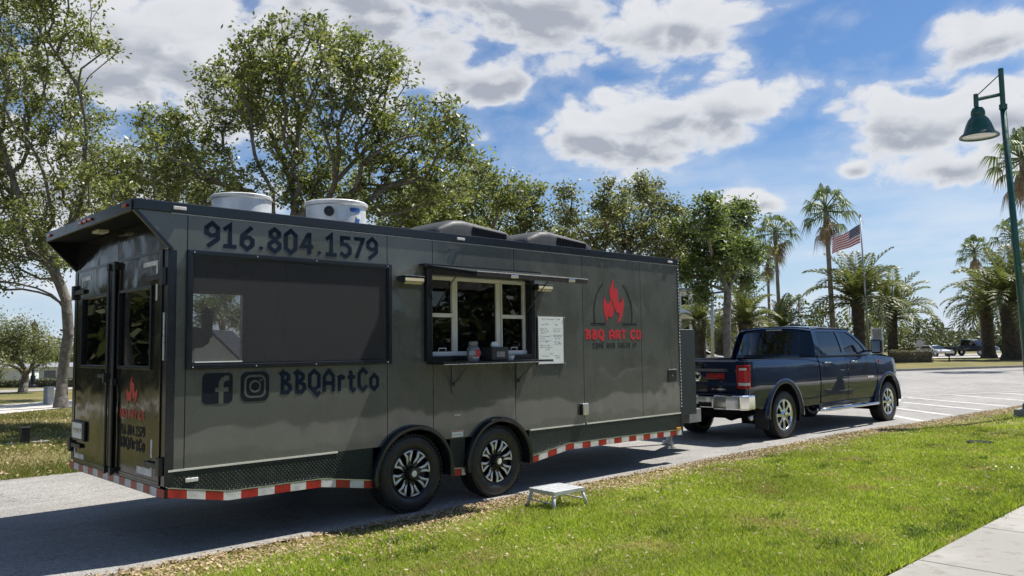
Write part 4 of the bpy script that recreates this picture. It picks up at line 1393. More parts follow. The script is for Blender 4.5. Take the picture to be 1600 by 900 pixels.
def build_pickup():
    t = thing('pickup_truck', 'dark blue crew cab pickup truck towing the food trailer', 'pickup truck', (11.03, 1.31, 0), R(-1.3))
    YT = [(.40, .95), (.55, .985), (.75, 1.005), (1.00, 1.018), (1.07, 1.012), (1.20, 1.004), (1.34, .985), (1.40, .962), (1.43, .94), (1.46, .925)]
    def ys(x, z):
        y = lerp_table(YT, z)
        for c in (0, 4.42):
            y += .022 * math.exp(-((x - c) / .55) ** 2) * math.exp(-((z - .95) / .35) ** 2)
        if x > 4.7: y -= .16 * ((x - 4.7) / .45) ** 2
        if x < -.95: y -= .05 * ((-.95 - x) / .25) ** 2
        return y
    def arc(cx, r, a0, a1, n=18):
        return [(cx + r * math.cos(R(a0 + (a1 - a0) * k / n)), .42 + r * math.sin(R(a0 + (a1 - a0) * k / n))) for k in range(n + 1)]
    for s in (-1, 1):
        f = lambda x, z: (x, s * ys(x, z), z)
        inw = (0, -s, 0)
        skin('bed_side', [(-.95, .60), (-1.17, .64), (-1.20, 1.0), (-1.18, 1.37), (-1.15, 1.41), (1.35, 1.41), (1.355, .53)] + arc(0, .56, 11, 169), f, 'truck_blue', t, inward=inw)
        skin('fender', [(3.88, .60), (3.885, 1.0), (3.87, 1.425), (4.3, 1.405), (4.75, 1.36), (5.02, 1.28), (5.12, 1.15), (5.13, .86), (5.02, .74)] + arc(4.42, .56, 28, 165), f, 'truck_blue', t, inward=inw)
        dr = empty_part('door', t)
        skin('door_skin', [(1.40, .56), (1.385, 1.0), (1.385, 1.43), (2.525, 1.43), (2.54, 1.0), (2.52, .56)], f, 'truck_blue', dr, inward=inw)
        df = empty_part('door', t)
        skin('door_skin', [(2.535, .56), (2.555, 1.0), (2.54, 1.43), (3.855, 1.43), (3.87, 1.0), (3.83, .80), (3.78, .56)], f, 'truck_blue', df, inward=inw)
        for d_, hx in ((dr, 1.58), (df, 2.72)):
            b = MB()
            b.tube([(hx, s * (ys(hx, 1.31) + .006), 1.315), (hx + .03, s * (ys(hx, 1.31) + .032), 1.318), (hx + .20, s * (ys(hx, 1.31) + .032), 1.318), (hx + .23, s * (ys(hx, 1.31) + .006), 1.315)], .015, 8)
            b.build('handle', 'chrome', d_, smooth=True)
        # greenhouse side frame with two window openings
        def yg(x, z):
            return (x, s * (lerp_table([(1.42, .935), (1.60, .90), (1.80, .845), (1.93, .795), (2.0, .745)], z)), z)
        h1 = [(1.60, 1.50), (1.60, 1.87), (1.66, 1.925), (2.45, 1.925), (2.50, 1.50)]
        h2 = [(2.62, 1.50), (2.58, 1.925), (2.92, 1.925), (3.12, 1.845), (3.42, 1.65), (3.60, 1.50)]
        skin('cab_frame', [(1.38, 1.425), (1.42, 1.72), (1.47, 1.93), (1.55, 1.99), (2.88, 1.99), (3.06, 1.955), (3.42, 1.74), (3.86, 1.425)], yg, 'truck_blue', t, (h1, h2), step=.07, inward=inw, flange=.03)
        for h, d_ in ((h1, dr), (h2, df)):
            skin('window', h, lambda x, z: (yg(x, z)[0], yg(x, z)[1] - s * .014, z), 'truck_glass', d_, step=.12, flange=0)
        MB().prism([(2.49, 1.43), (2.63, 1.43), (2.585, 1.93), (2.455, 1.93)], 1, 0, 1).xf(lambda x, y, z: (x, s * (abs(yg(x, z)[1]) + .002 - .01 * y), z)).build('pillar_cover', 'black_trim', t)
        # belt moulding, lower cladding, step
        b = MB()
        for x0, x1 in ((1.40, 2.52), (2.545, 3.62)):
            b.box(x0, x1, min(s * .938, s * .960), max(s * .938, s * .960), 1.432, 1.452)
        b.build('belt_moulding', 'black_trim', t)
        MB().box(1.38, 3.86, min(s * .80, s * .965), max(s * .80, s * .965), .45, .556).build('rocker', 'truck_blue', t, bevel=.02)
        bd = MB()
        prof = []
        path = [(1.28, .98, .44), (1.36, 1.075, .43), (1.50, 1.09, .43), (3.55, 1.09, .43), (3.70, 1.075, .43), (3.78, .98, .44)]
        bd.tube([(p[0], s * p[1], p[2]) for p in path], .048, 12)
        bd.xf(lambda x, y, z: (x, y, .43 + (z - .43) * .72))
        bo = bd.build('running_board', 'chrome', t, smooth=True)
        for x0 in (1.62, 2.72):
            MB().box(x0, x0 + .48, min(s * 1.05, s * 1.13), max(s * 1.05, s * 1.13), .463, .470).build('step_pad', 'rubber', bo, bevel=.006)
        # wheel flares
        for cx in (0, 4.42):
            b = MB()
            n = 26
            a0, a1 = (-4, 184) if cx == 0 else (2, 184)
            sec = [(.555, -.05), (.560, .030), (.580, .048), (.635, .040), (.665, .012), (.668, -.03)]
            for k in range(n + 1):
                a = R(a0 + (a1 - a0) * k / n)
                for r_, dy in sec:
                    x_, z_ = cx + r_ * math.cos(a), .42 + r_ * math.sin(a)
                    b.v.append((x_, s * (1.006 + dy - (0.06 * max(0, (x_ - 4.7)) if cx else 0)), z_))
            m__ = len(sec)
            for k in range(n):
                for j in range(m__ - 1):
                    b.f.append((k * m__ + j, k * m__ + j + 1, (k + 1) * m__ + j + 1, (k + 1) * m__ + j))
            b.build('wheel_flare', 'truck_blue', t, smooth=True)
            MB().lathe([(.555, s * .99), (.555, s * .45), (.001, s * .45)], (cx, 0, .42), 1, 24, R(-15), R(195)).build('wheel_well', 'black_matt', t, smooth=True)
            build_wheel(t, (cx, s * .870, .42), .42, .28, 'chrome', s, .275)
        MB().box(-.62, -.60, min(s * .76, s * 1.02), max(s * .76, s * 1.02), .20, .62).build('mud_flap', 'rubber', t, bevel=.006)
        # rear corner and tail lamp
        plan = [(-.99, .99), (-1.15, .985), (-1.195, .94), (-1.205, .80), (-.99, .80)]
        MB().prism([(p[0], s * p[1]) for p in plan], 2, .64, 1.405).build('bed_corner', 'truck_blue', t, bevel=.01)
        tl = empty_part('tail_light', t)
        MB().prism([(-1.10, s * 1.004), (-1.165, s * 1.002), (-1.215, s * .955), (-1.228, s * .80), (-1.10, s * .80)], 2, .93, 1.335).build('lens', 'lens_red', tl, bevel=.012)
        MB().prism([(-1.13, s * 1.0045), (-1.172, s * 1.0), (-1.222, s * .95), (-1.232, s * .835), (-1.14, s * .835)], 2, .985, 1.035).build('reversing_lens', 'lens_clear', tl, bevel=.006)
        MB().prism([(-1.15, s * 1.0), (-1.174, s * .995), (-1.222, s * .95), (-1.232, s * .84), (-1.15, s * .84)], 2, 1.05, 1.24).build('brake_lens', 'decal_red', tl, bevel=.006)
        MB().prism([(-1.19, s * .985), (-1.226, s * .945), (-1.236, s * .855), (-1.19, s * .855)], 2, 1.245, 1.285).build('tail_lens', 'lens_clear', tl, bevel=.006)
        MB().box(-1.12, 1.36, min(s * .82, s * .945), max(s * .82, s * .945), 1.405, 1.425).build('bed_rail_cap', 'black_trim', t, bevel=.008)
        MB().box(-1.12, 1.36, min(s * .80, s * .82), max(s * .80, s * .82), .75, 1.405).build('bed_wall', 'black_matt', t)
        # tow mirror
        mi = empty_part('mirror', t)
        MB().box(3.50, 3.62, min(s * 1.06, s * 1.28), max(s * 1.06, s * 1.28), 1.47, 1.76).build('mirror_housing', 'black_trim', mi, bevel=.03, seg=3)
        MB().box(3.492, 3.4985, min(s * 1.085, s * 1.26), max(s * 1.085, s * 1.26), 1.50, 1.73).build('mirror_glass', 'chrome', mi)
        MB().box(3.52, 3.60, min(s * .90, s * 1.07), max(s * .90, s * 1.07), 1.50, 1.54).build('mirror_arm', 'black_trim', mi, bevel=.01)
        hl = MB().prism([(4.98, s * .93), (5.10, s * .90), (5.17, s * .72), (5.02, s * .70)], 2, 1.03, 1.24)
        hl.build('headlight', 'lens_clear', t, bevel=.015)
    # rear face
    tg = empty_part('tailgate', t)
    MB().prism([(-1.16, .66), (-1.215, .68), (-1.226, .98), (-1.205, 1.03), (-1.207, 1.22), (-1.222, 1.27), (-1.215, 1.39), (-1.19, 1.425), (-1.12, 1.425), (-1.12, .66)], 1, -.792, .792).build('tailgate_skin', 'truck_blue', tg, bevel=.012)
    MB().box(-1.232, -1.205, -.56, -.20, 1.09, 1.19).build('tailgate_plaque', 'lens_red', tg, bevel=.008)
    MB().box(-1.238, -1.2325, -.53, -.23, 1.125, 1.155).build('plaque_bar', 'tape_red', tg)
    em = MB().lathe([(.085, -1.205), (.085, -1.222), (.068, -1.226), (.064, -1.214), (.001, -1.214)], (0, 0, 1.13), 0, 24)
    em.build('emblem', 'chrome', tg, auto=40)
    b = MB().flat([(.0, -.055), (.03, -.01), (.05, .02), (.03, .045), (.012, .02), (-.012, .02), (-.03, .045), (-.05, .02), (-.03, -.01)])
    b.xf(lambda u, v, z: (-1.2275, u, 1.13 + v)).build('emblem_head', 'decal_black', tg, recalc=False)
    MB().box(-1.226, -1.2205, -.58, -.30, .90, .925).build('badge', 'chrome', tg)
    MB().box(-1.228, -1.2265, -.40, -.34, .90, .925).build('badge_accent', 'tape_red', tg)
    MB().box(-1.235, -1.2205, -.12, .12, 1.31, 1.35).build('tailgate_latch', 'black_trim', tg, bevel=.006)
    bp = empty_part('rear_bumper', t)
    out = [(-1.02, -1.035), (-1.22, -1.03), (-1.37, -.95), (-1.42, -.70), (-1.43, -.45)]
    for s in (-1, 1):
        pl_ = [(p[0], p[1] * -s) for p in out] + [(-1.30, .45 * s), (-1.02, .92 * s)]
        MB().prism(pl_, 2, .57, .825).build('bumper_end', 'chrome', bp, bevel=.03, seg=3)
    MB().prism([(-1.43, -.449), (-1.43, .449), (-1.24, .449), (-1.24, -.449)], 2, .60, .80).build('bumper_centre', 'chrome', bp, bevel=.02)
    MB().box(-1.415, -1.24, -.80, .80, .826, .840).build('step_pad', 'rubber', bp, bevel=.004)
    MB().box(-1.438, -1.4305, -.42, .42, .62, .70).build('bumper_inset', 'black_trim', bp)
    pt_ = MB().box(-1.442, -1.4385, -.155, .155, .665, .815).build('number_plate', 'white_board', bp)
    b = MB()
    for k in range(7):
        y = .12 - k * .04
        b.ribbon([(y, .715), (y - .006, .765), (y - .02, .74), (y - .022, .77)], .009)
    b.xf(lambda u, v, z: (-1.4430 - z, u, v)).build('plate_number', 'decal_navy', pt_, recalc=False)
    MB().box(-1.4428, -1.4424, -.05, .03, .725, .765).build('plate_emblem', 'tape_red', pt_)
    MB().box(-1.50, -1.10, -.04, .04, .48, .57).tube([(-1.55, 0, .57), (-1.55, 0, .66)], .02, 8).box(-1.60, -1.49, -.03, .03, .53, .57).build('tow_hitch', 'black_matt', bp)
    # cab rear with its window, roof, screen, bonnet, nose
    def rearf(y, z):
        return (1.375 + .24 * max(0, z - 1.43) + .10 * (abs(y) / .9) ** 3 * .6, y, z)
    ro = [(-.93, 1.20), (-.93, 1.44), (-.88, 1.65), (-.80, 1.90), (-.72, 2.0), (-.4, 2.03), (0, 2.04), (.4, 2.03), (.72, 2.0), (.80, 1.90), (.88, 1.65), (.93, 1.44), (.93, 1.20)]
    rh = [(-.82, 1.475), (-.74, 1.87), (-.68, 1.925), (.68, 1.925), (.74, 1.87), (.82, 1.475)]
    skin('cab_back', ro, rearf, 'truck_blue', t, (rh,), step=.10, inward=(1, 0, 0), flange=.03)
    skin('rear_window', rh, lambda y, z: (rearf(y, z)[0] + .012, y, z), 'truck_glass', t, step=.15, flange=0)
    b = MB()
    for y in (-.28, .28):
        b.box(1.50, 1.53, y - .006, y + .006, 1.48, 1.92)
    b.build('window_bar', 'black_trim', t)
    MB().box(1.485, 1.515, -.17, .17, 1.955, 1.985).build('brake_light', 'lens_clear', t, bevel=.006)
    rf = MB()
    xs = [1.46, 1.53, 1.65, 1.9, 2.3, 2.65, 2.88, 3.0, 3.08]
    zs = [-.035, -.006, .008, .016, .018, .012, .0, -.018, -.04]
    NYY = 16
    for x, dz in zip(xs, zs):
        for j in range(NYY + 1):
            u = -1 + 2 * j / NYY
            rf.v.append((x, u * .775, 2.035 + dz - .060 * abs(u) ** 2.6))
    for i in range(len(xs) - 1):
        for j in range(NYY):
            rf.f.append((i * (NYY + 1) + j, i * (NYY + 1) + j + 1, (i + 1) * (NYY + 1) + j + 1, (i + 1) * (NYY + 1) + j))
    rf.build('roof', 'truck_blue', t, smooth=True)
    MB().prism([(2.35, 2.05), (2.52, 2.05), (2.46, 2.10), (2.40, 2.105)], 1, -.03, .03).build('roof_antenna', 'black_trim', t, bevel=.01)
    ws = MB()
    for i in range(6):
        k = i / 5
        for j in range(13):
            u = -1 + j / 6
            ws.v.append((3.06 + .80 * k + .10 * (1 - u * u), u * (.76 + .13 * k), 1.985 - .53 * k))
    for i in range(5):
        for j in range(12):
            ws.f.append((i * 13 + j, i * 13 + j + 1, i * 13 + j + 14, i * 13 + j + 13))
    ws.build('windscreen', 'truck_glass', t, smooth=True)
    hd_ = MB()
    hx = [3.84, 4.0, 4.4, 4.8, 5.02, 5.12, 5.15]
    hz = [1.445, 1.455, 1.435, 1.39, 1.34, 1.28, 1.20]
    for x, z in zip(hx, hz):
        for j in range(17):
            u = -1 + j / 8
            w = min(.93, ys(x, 1.40)) - .012
            hd_.v.append((x, u * w, z + .045 * (1 - abs(u) ** 3) + .02 * math.exp(-((abs(u) - .45) / .12) ** 2)))
    for i in range(len(hx) - 1):
        for j in range(16):
            hd_.f.append((i * 17 + j, i * 17 + j + 1, i * 17 + j + 18, i * 17 + j + 17))
    hd_.build('bonnet', 'truck_blue', t, smooth=True)
    MB().box(5.02, 5.16, -.70, .70, .86, 1.24).build('grille', 'chrome', t, bevel=.02)
    MB().prism([(4.98, -1.0), (5.20, -.96), (5.34, -.75), (5.38, 0), (5.34, .75), (5.20, .96), (4.98, 1.0), (4.98, .8), (5.1, 0), (4.98, -.8)], 2, .50, .83).build('front_bumper', 'chrome', t, bevel=.03, seg=3)
    # inside, bed and underbody
    MB().box(1.48, 3.7, -.86, .86, .60, 1.30).build('cab_interior', 'black_matt', t)
    for x, y in ((2.05, -.45), (2.05, .45), (2.95, -.45), (2.95, .45)):
        MB().prism([(x, 1.0), (x + .12, 1.0), (x - .02, 1.68), (x - .10, 1.68)], 1, y - .25, y + .25).box(x - .10, x - .02, y - .13, y + .13, 1.69, 1.86).build('seat', 'plastic_black', t, bevel=.02)
    MB().box(-1.12, 1.36, -.80, .80, .74, .76).box(1.33, 1.36, -.80, .80, .76, 1.41).build('bed_floor', 'black_matt', t)
    ub = MB().box(-1.05, 4.9, -.55, -.42, .46, .60).box(-1.05, 4.9, .42, .55, .46, .60).box(1.4, 3.9, -.60, .60, .44, .55)
    ub.box(-1.15, -.6, -.9, .9, .56, .70).box(.65, 1.4, -.78, .78, .52, .74).box(3.9, 5.0, -.45, .45, .45, 1.2)
    for x in (0, 4.42):
        ub.tube([(x, -.8, .42), (x, .8, .42)], .055, 10)
    ub.lathe([(.001, -.16), (.13, -.12), (.17, 0), (.13, .12), (.001, .16)], (0, .1, .42), 1, 16)
    ub.box(-.55, -.25, -.35, .35, .35, .60)
    ub.build('underbody', 'black_matt', t)
    MB().tube([(.3, -.66, .50), (-.55, -.68, .46), (-.85, -.82, .44), (-1.02, -.93, .42)], .042, 10).build('exhaust', 'alu', t, smooth=True)
    MB().box(4.0, 4.16, -1.012, -1.006, 1.10, 1.135).build('badge', 'chrome', t) if False else None
    b = MB()
    for k in range(6):
        x = 3.42 + k * .045
        b.box(x, x + .03, -(ys(x, .98) + .006), -(ys(x, .98) + .001), .965, 1.0)
    b.build('door_badge', 'chrome', t)
    MB().box(4.02, 4.09, -(ys(4.05, 1.28) + .006), -(ys(4.05, 1.28) + .0005), 1.27, 1.32).build('fender_badge', 'decal_red', t)
    return t
pickup = build_pickup()

# ------------------------------------------------------------------ vegetation
def leaf_quads(rng, C, L, W, up_bias=.35):
    """rhombic leaves at centres C"""
    n = len(C)
    nrm = rng.normal(size=(n, 3)); nrm[:, 2] = np.abs(nrm[:, 2]) + up_bias
    nrm /= np.linalg.norm(nrm, axis=1, keepdims=True)
    a = rng.normal(size=(n, 3)); a -= nrm * (a * nrm).sum(1, keepdims=True)
    a /= np.linalg.norm(a, axis=1, keepdims=True)
    b = np.cross(nrm, a)
    l = (L * rng.uniform(.65, 1.25, n))[:, None] / 2
    w = (W * rng.uniform(.7, 1.2, n))[:, None] / 2
    k = (rng.uniform(-.3, .3, n))[:, None] * l
    V = np.stack([C - a * l, C + b * w + nrm * k * .5, C + a * l, C - b * w + nrm * k * .5], 1).reshape(-1, 3)
    F = np.arange(4 * n).reshape(-1, 4)
    return V, F

def grow_tree(name, base, trunk, lobes, ncl, per, leaf, rcl, r_base, seed, leafmat, label, group=None, barkmat='bark', pathw=.55, cat='tree', trunk_from=.72):
    """trunk: list of points from the ground to the fork; lobes: (centre, radius); all relative to base"""
    rng = np.random.default_rng(seed)
    t = thing(name, label, cat, base, 0, group)
    vol = np.array([r ** 2.2 for c, r in lobes]); vol /= vol.sum()
    pts = []
    for (c, r), v in zip(lobes, vol):
        k = max(3, int(round(ncl * v)))
        d = rng.normal(size=(k, 3)); d /= np.linalg.norm(d, axis=1, keepdims=True)
        rad = r * rng.uniform(.15, 1.0, (k, 1)) ** .5
        pts.append(np.array(c) + d * rad)
    P = np.concatenate(pts)
    nodes = []; par = []; plen = []
    tr = [np.array(p, float) for p in trunk]
    prev = -1
    for i in range(len(tr) - 1):
        k = max(2, int(np.linalg.norm(tr[i + 1] - tr[i]) / .35))
        for j in range(k):
            nodes.append(tr[i] + (tr[i + 1] - tr[i]) * j / k); par.append(prev); prev = len(nodes) - 1; plen.append(0.0)
    nodes.append(tr[-1]); par.append(prev); plen.append(0.0)
    n_trunk = len(nodes)
    fork = tr[-1]
    order = np.argsort(np.linalg.norm(P - fork, axis=1))
    lo = int(n_trunk * trunk_from)
    N = np.array(nodes); PL = np.array(plen)
    tips = []
    for idx in order:
        p = P[idx]
        d = np.linalg.norm(N - p, axis=1)
        cost = d + pathw * PL
        cost[:lo] = 1e9
        # growing upwards and outwards looks natural: joining a node above is costly
        cost += np.where(N[:, 2] > p[2] + .2, .35 * (N[:, 2] - p[2]), 0)
        j = int(np.argmin(cost))
        L = d[j]
        k = max(1, int(L / .45))
        a = N[j]
        pj = par[j]
        dirp = (a - N[pj]) if pj >= 0 else np.array([0, 0, 1.0])
        dirp = dirp / (np.linalg.norm(dirp) + 1e-9)
        ctrl = a + dirp * L * .35 + rng.normal(size=3) * L * .06
        new = []; last = j
        for q in range(1, k + 1):
            s = q / k
            pt = (1 - s) ** 2 * a + 2 * s * (1 - s) * ctrl + s * s * p
            if q < k: pt = pt + rng.normal(size=3) * .03
            new.append(pt); par.append(last)
            PL = np.append(PL, PL[last] + L / k)
            last = len(N) + len(new) - 1
        N = np.concatenate([N, np.array(new)])
        tips.append(last)
    par = np.array(par)
    w = np.zeros(len(N)); w[tips] += 1
    for i in range(len(N) - 1, 0, -1):
        if par[i] >= 0:
            w[par[i]] += w[i]
    w = np.maximum(w, 1)
    r_tip = .0095
    ex = math.log(r_base * .86 / r_tip) / math.log(max(w.max(), 2))
    rad = r_tip * w ** ex
    z0 = N[:, 2]
    rad[:n_trunk] *= 1 + .55 * np.exp(-z0[:n_trunk] / .35)
    # tubes
    n_s = np.where(rad > .08, 9, 5)
    V, F, off = [], [], 0
    for ns in (9, 5):
        ids = [i for i in range(len(N)) if par[i] >= 0 and n_s[par[i]] == ns]
        if not ids: continue
        ids = np.array(ids); pa = par[ids]
        A, B = N[pa], N[ids]
        d = B - A; d /= (np.linalg.norm(d, axis=1, keepdims=True) + 1e-9)
        # continue slightly past the joint
        A = A - d * (rad[pa] * .5)[:, None]
        ref = np.where(np.abs(d[:, [2]]) > .8, [[1., 0, 0]], [[0, 0, 1.]])
        e1 = np.cross(d, ref); e1 /= np.linalg.norm(e1, axis=1, keepdims=True)
        e2 = np.cross(d, e1)
        an = np.arange(ns) * 2 * np.pi / ns
        ring = np.cos(an)[None, :, None] * e1[:, None, :] + np.sin(an)[None, :, None] * e2[:, None, :]
        ra = np.minimum(rad[pa], rad[ids] * 1.35)
        VA = A[:, None, :] + ring * ra[:, None, None]
        VB = B[:, None, :] + ring * rad[ids][:, None, None]
        m_ = len(ids)
        V.append(np.concatenate([VA, VB], 1).reshape(-1, 3))
        b0 = (np.arange(m_) * 2 * ns)[:, None]
        kk = np.arange(ns)[None, :]
        F.append((np.stack([b0 + kk, b0 + (kk + 1) % ns, b0 + ns + (kk + 1) % ns, b0 + ns + kk], -1).reshape(-1, 4)) + off)
        off += m_ * 2 * ns
    np_mesh('trunk', np.concatenate(V), np.concatenate(F), barkmat, t, smooth=True)
    # leaves in sprays round the tips
    T = N[tips]
    k = rng.poisson(per, len(T))
    C = np.repeat(T, k, axis=0)
    rc = np.repeat(rcl * rng.uniform(.6, 1.35, len(T)), k)
    off3 = rng.normal(size=C.shape) * rc[:, None] * np.array([.62, .62, .45])
    V, F = leaf_quads(rng, C + off3, leaf, leaf * .48)
    tag(np_mesh('crown', V, F, leafmat, t), kind='stuff')
    return t

def px_tree(name, px, depth, trunk_px, lobes_px, ncl, per, leaf, rcl, r_base, seed, leafmat, label, group=None, spread=.09, barkmat='bark', cat='tree', pathw=.55, trunk_from=.72):
    base = foot(px, depth)
    rng = random.Random(seed)
    dd = lambda: depth * (1 + rng.uniform(-spread, spread))
    trunk = [(0, 0, -.06)]
    for x, y in trunk_px:
        p = at(x, y, depth); trunk.append((p[0] - base.x, p[1] - base.y, p[2]))
    lobes = []
    for x, y, r in lobes_px:
        q = dd(); p = at(x, y, q)
        lobes.append(((p[0] - base.x, p[1] - base.y, p[2]), r * q / FPX))
    return grow_tree(name, base, trunk, lobes, ncl, per, leaf, rcl, r_base, seed, leafmat, label, group, barkmat, pathw, cat, trunk_from)

OAKS = 'live oaks behind the road'
oak_left = px_tree('oak_tree', 98, 25.6, [(97, 600), (101, 560), (107, 520), (105, 488)],
    [(40, 385, 50), (-40, 340, 75), (20, 310, 70), (90, 350, 45), (135, 310, 50), (60, 240, 75), (125, 235, 50), (10, 160, 85), (90, 150, 60), (140, 175, 36), (60, 65, 75), (130, 60, 42), (172, 85, 24),
     (0, 20, 80), (-90, 200, 95), (105, 10, 48), (-80, 60, 90), (165, 265, 34), (60, 415, 34), (0, 425, 40), (-45, 410, 45), (100, 395, 28), (130, 350, 34), (30, 350, 40), (190, 300, 26), (-70, -60, 90), (40, -60, 80)],
    1050, 38, .150, .27, .185, 11, 'oak_leaf', 'large live oak with a forked grey trunk left of the trailer', OAKS)
oak_main = px_tree('oak_tree', 440, 20.0, [(438, 480), (440, 420), (442, 380)],
    [(300, 230, 60), (255, 195, 45), (355, 150, 62), (395, 85, 45), (440, 45, 30), (500, 55, 32), (430, 165, 75), (515, 120, 70), (580, 100, 50), (615, 115, 32), (560, 205, 62), (640, 215, 62), (690, 195, 45), (730, 235, 34),
     (610, 290, 60), (695, 290, 55), (330, 290, 45), (480, 250, 60), (425, 110, 45), (225, 220, 26), (745, 280, 30), (540, 60, 22), (215, 265, 26), (470, 305, 44), (545, 300, 48), (395, 295, 42), (640, 325, 46), (560, 330, 34), (265, 275, 34)],
    1250, 31, .130, .21, .18, 23, 'oak_leaf', 'tall spreading live oak rising behind the porch end of the trailer', OAKS)
px_tree('oak_tree', 250, 31, [(255, 440), (258, 360)],
    [(175, 255, 50), (225, 285, 55), (290, 310, 50), (200, 320, 50), (150, 300, 40), (330, 325, 45), (265, 255, 36)],
    380, 34, .150, .28, .16, 31, 'oak_leaf_grey', 'thin brownish oak between the two big oaks, low behind the roof', OAKS)
px_tree('oak_tree', 760, 27, [(765, 450), (765, 390)],
    [(740, 290, 36), (790, 296, 38), (832, 308, 24), (700, 325, 45), (780, 345, 42), (655, 320, 45), (830, 350, 36), (620, 345, 40), (720, 365, 40)],
    440, 42, .150, .28, .17, 37, 'oak_leaf', 'rounded oak behind the roof air conditioners', OAKS)
px_tree('oak_tree', 985, 29, [(985, 460), (984, 410)],
    [(888, 335, 24), (885, 302, 16), (958, 312, 34), (1008, 302, 30), (1040, 330, 30), (978, 360, 42), (925, 372, 38), (1032, 375, 38), (880, 375, 30), (1060, 400, 28)],
    460, 42, .150, .28, .17, 41, 'oak_leaf_grey', 'olive oak behind the front end of the trailer', OAKS)
px_tree('oak_tree', 1135, 27, [(1136, 500), (1137, 455)],
    [(1105, 338, 32), (1148, 345, 34), (1172, 388, 26), (1120, 392, 46), (1082, 420, 30), (1155, 428, 32), (1100, 455, 22), (1070, 360, 22)],
    360, 52, .145, .28, .15, 43, 'oak_leaf_bright', 'bright green oak just right of the trailer nose', OAKS)
px_tree('oak_tree', 38, 36.5, [(38, 598), (40, 588)],
    [(10, 545, 28), (45, 528, 28), (72, 543, 18), (30, 512, 20), (-30, 540, 34), (62, 562, 16), (5, 570, 16), (-20, 505, 24)],
    300, 42, .11, .36, .17, 47, 'oak_leaf_grey', 'small grey leafed oak on the far lawn at left', OAKS)
px_tree('oak_tree', 92, 52, [(92, 590), (93, 582)], [(85, 560, 14), (105, 565, 14), (70, 568, 12), (118, 555, 14), (60, 550, 12)],
    110, 40, .16, .5, .14, 53, 'oak_leaf_bright', 'far oak half hidden behind the forked trunk', OAKS)

px_tree('oak_tree', 345, 34, [(348, 540), (348, 520)], [(320, 482, 22), (372, 492, 20), (345, 468, 16), (390, 515, 14), (310, 515, 12)],
    130, 60, .12, .36, .14, 59, 'oak_leaf_bright', 'small oak seen through the porch screen', OAKS)
# trees out of the picture, seen mirrored in the doors and side of the trailer
def replant(src, loc, rz, label):
    c = copy_tree(src)
    c.location = loc; c.rotation_euler = (0, 0, rz); c['label'] = label
    return c
replant(oak_left, (-4.7, 15.0, 0), 1.2, 'live oak beyond the left edge of the view, mirrored in the doors')
replant(oak_main, (-15, 25, 0), 2.6, 'far live oak beyond the left edge, mirrored in the doors')
# ------------------------------------------------------------------ palms
def fan_leaf(elev, hang, n=15, seed=0):
    """one fan palm leaf, petiole from the origin"""
    rng = random.Random(seed)
    d = Vector((math.cos(elev), 0, math.sin(elev)))
    up = Vector((-math.sin(elev), 0, math.cos(elev)))
    lat = Vector((0, 1, 0))
    b = MB()
    tip = d * .62 + Vector((0, 0, -hang * .05))
    b.tube([(0, 0, 0), tuple(tip)], [.03, .018], 4, cap=False)
    for k in range(n):
        a = R(-82 + 164 * k / (n - 1))
        dr = (d * math.cos(a) + lat * math.sin(a)).normalized()
        ln = .55 * (.80 + .20 * math.cos(a)) * rng.uniform(.9, 1.1)
        w = .026
        side = up.cross(dr).normalized() * w
        m1 = tip + dr * ln * .55 + up * .03 + Vector((0, 0, -.03 * hang))
        e = tip + dr * ln + Vector((0, 0, -(.10 + .30 * hang) * rng.uniform(.7, 1.3)))
        b.add([tip, m1 + side, e, m1 - side], [(0, 1, 2, 3)])
    return b
FAN_MESH = {}
def fan_mesh(kind, i):
    key = (kind, i)
    if key not in FAN_MESH:
        el = {'live': [R(78), R(55), R(34), R(14), R(-8), R(-30)], 'dead': [R(-52), R(-70), R(-80)]}[kind][i]
        b = fan_leaf(el, 1.0 if kind == 'live' else 1.6, seed=i)
        me = bpy.data.meshes.new('leaf'); me.from_pydata(b.v, [], b.f)
        me.materials.append(MATS['fan_leaf' if kind == 'live' else 'dead_frond'])
        FAN_MESH[key] = me
    return FAN_MESH[key]
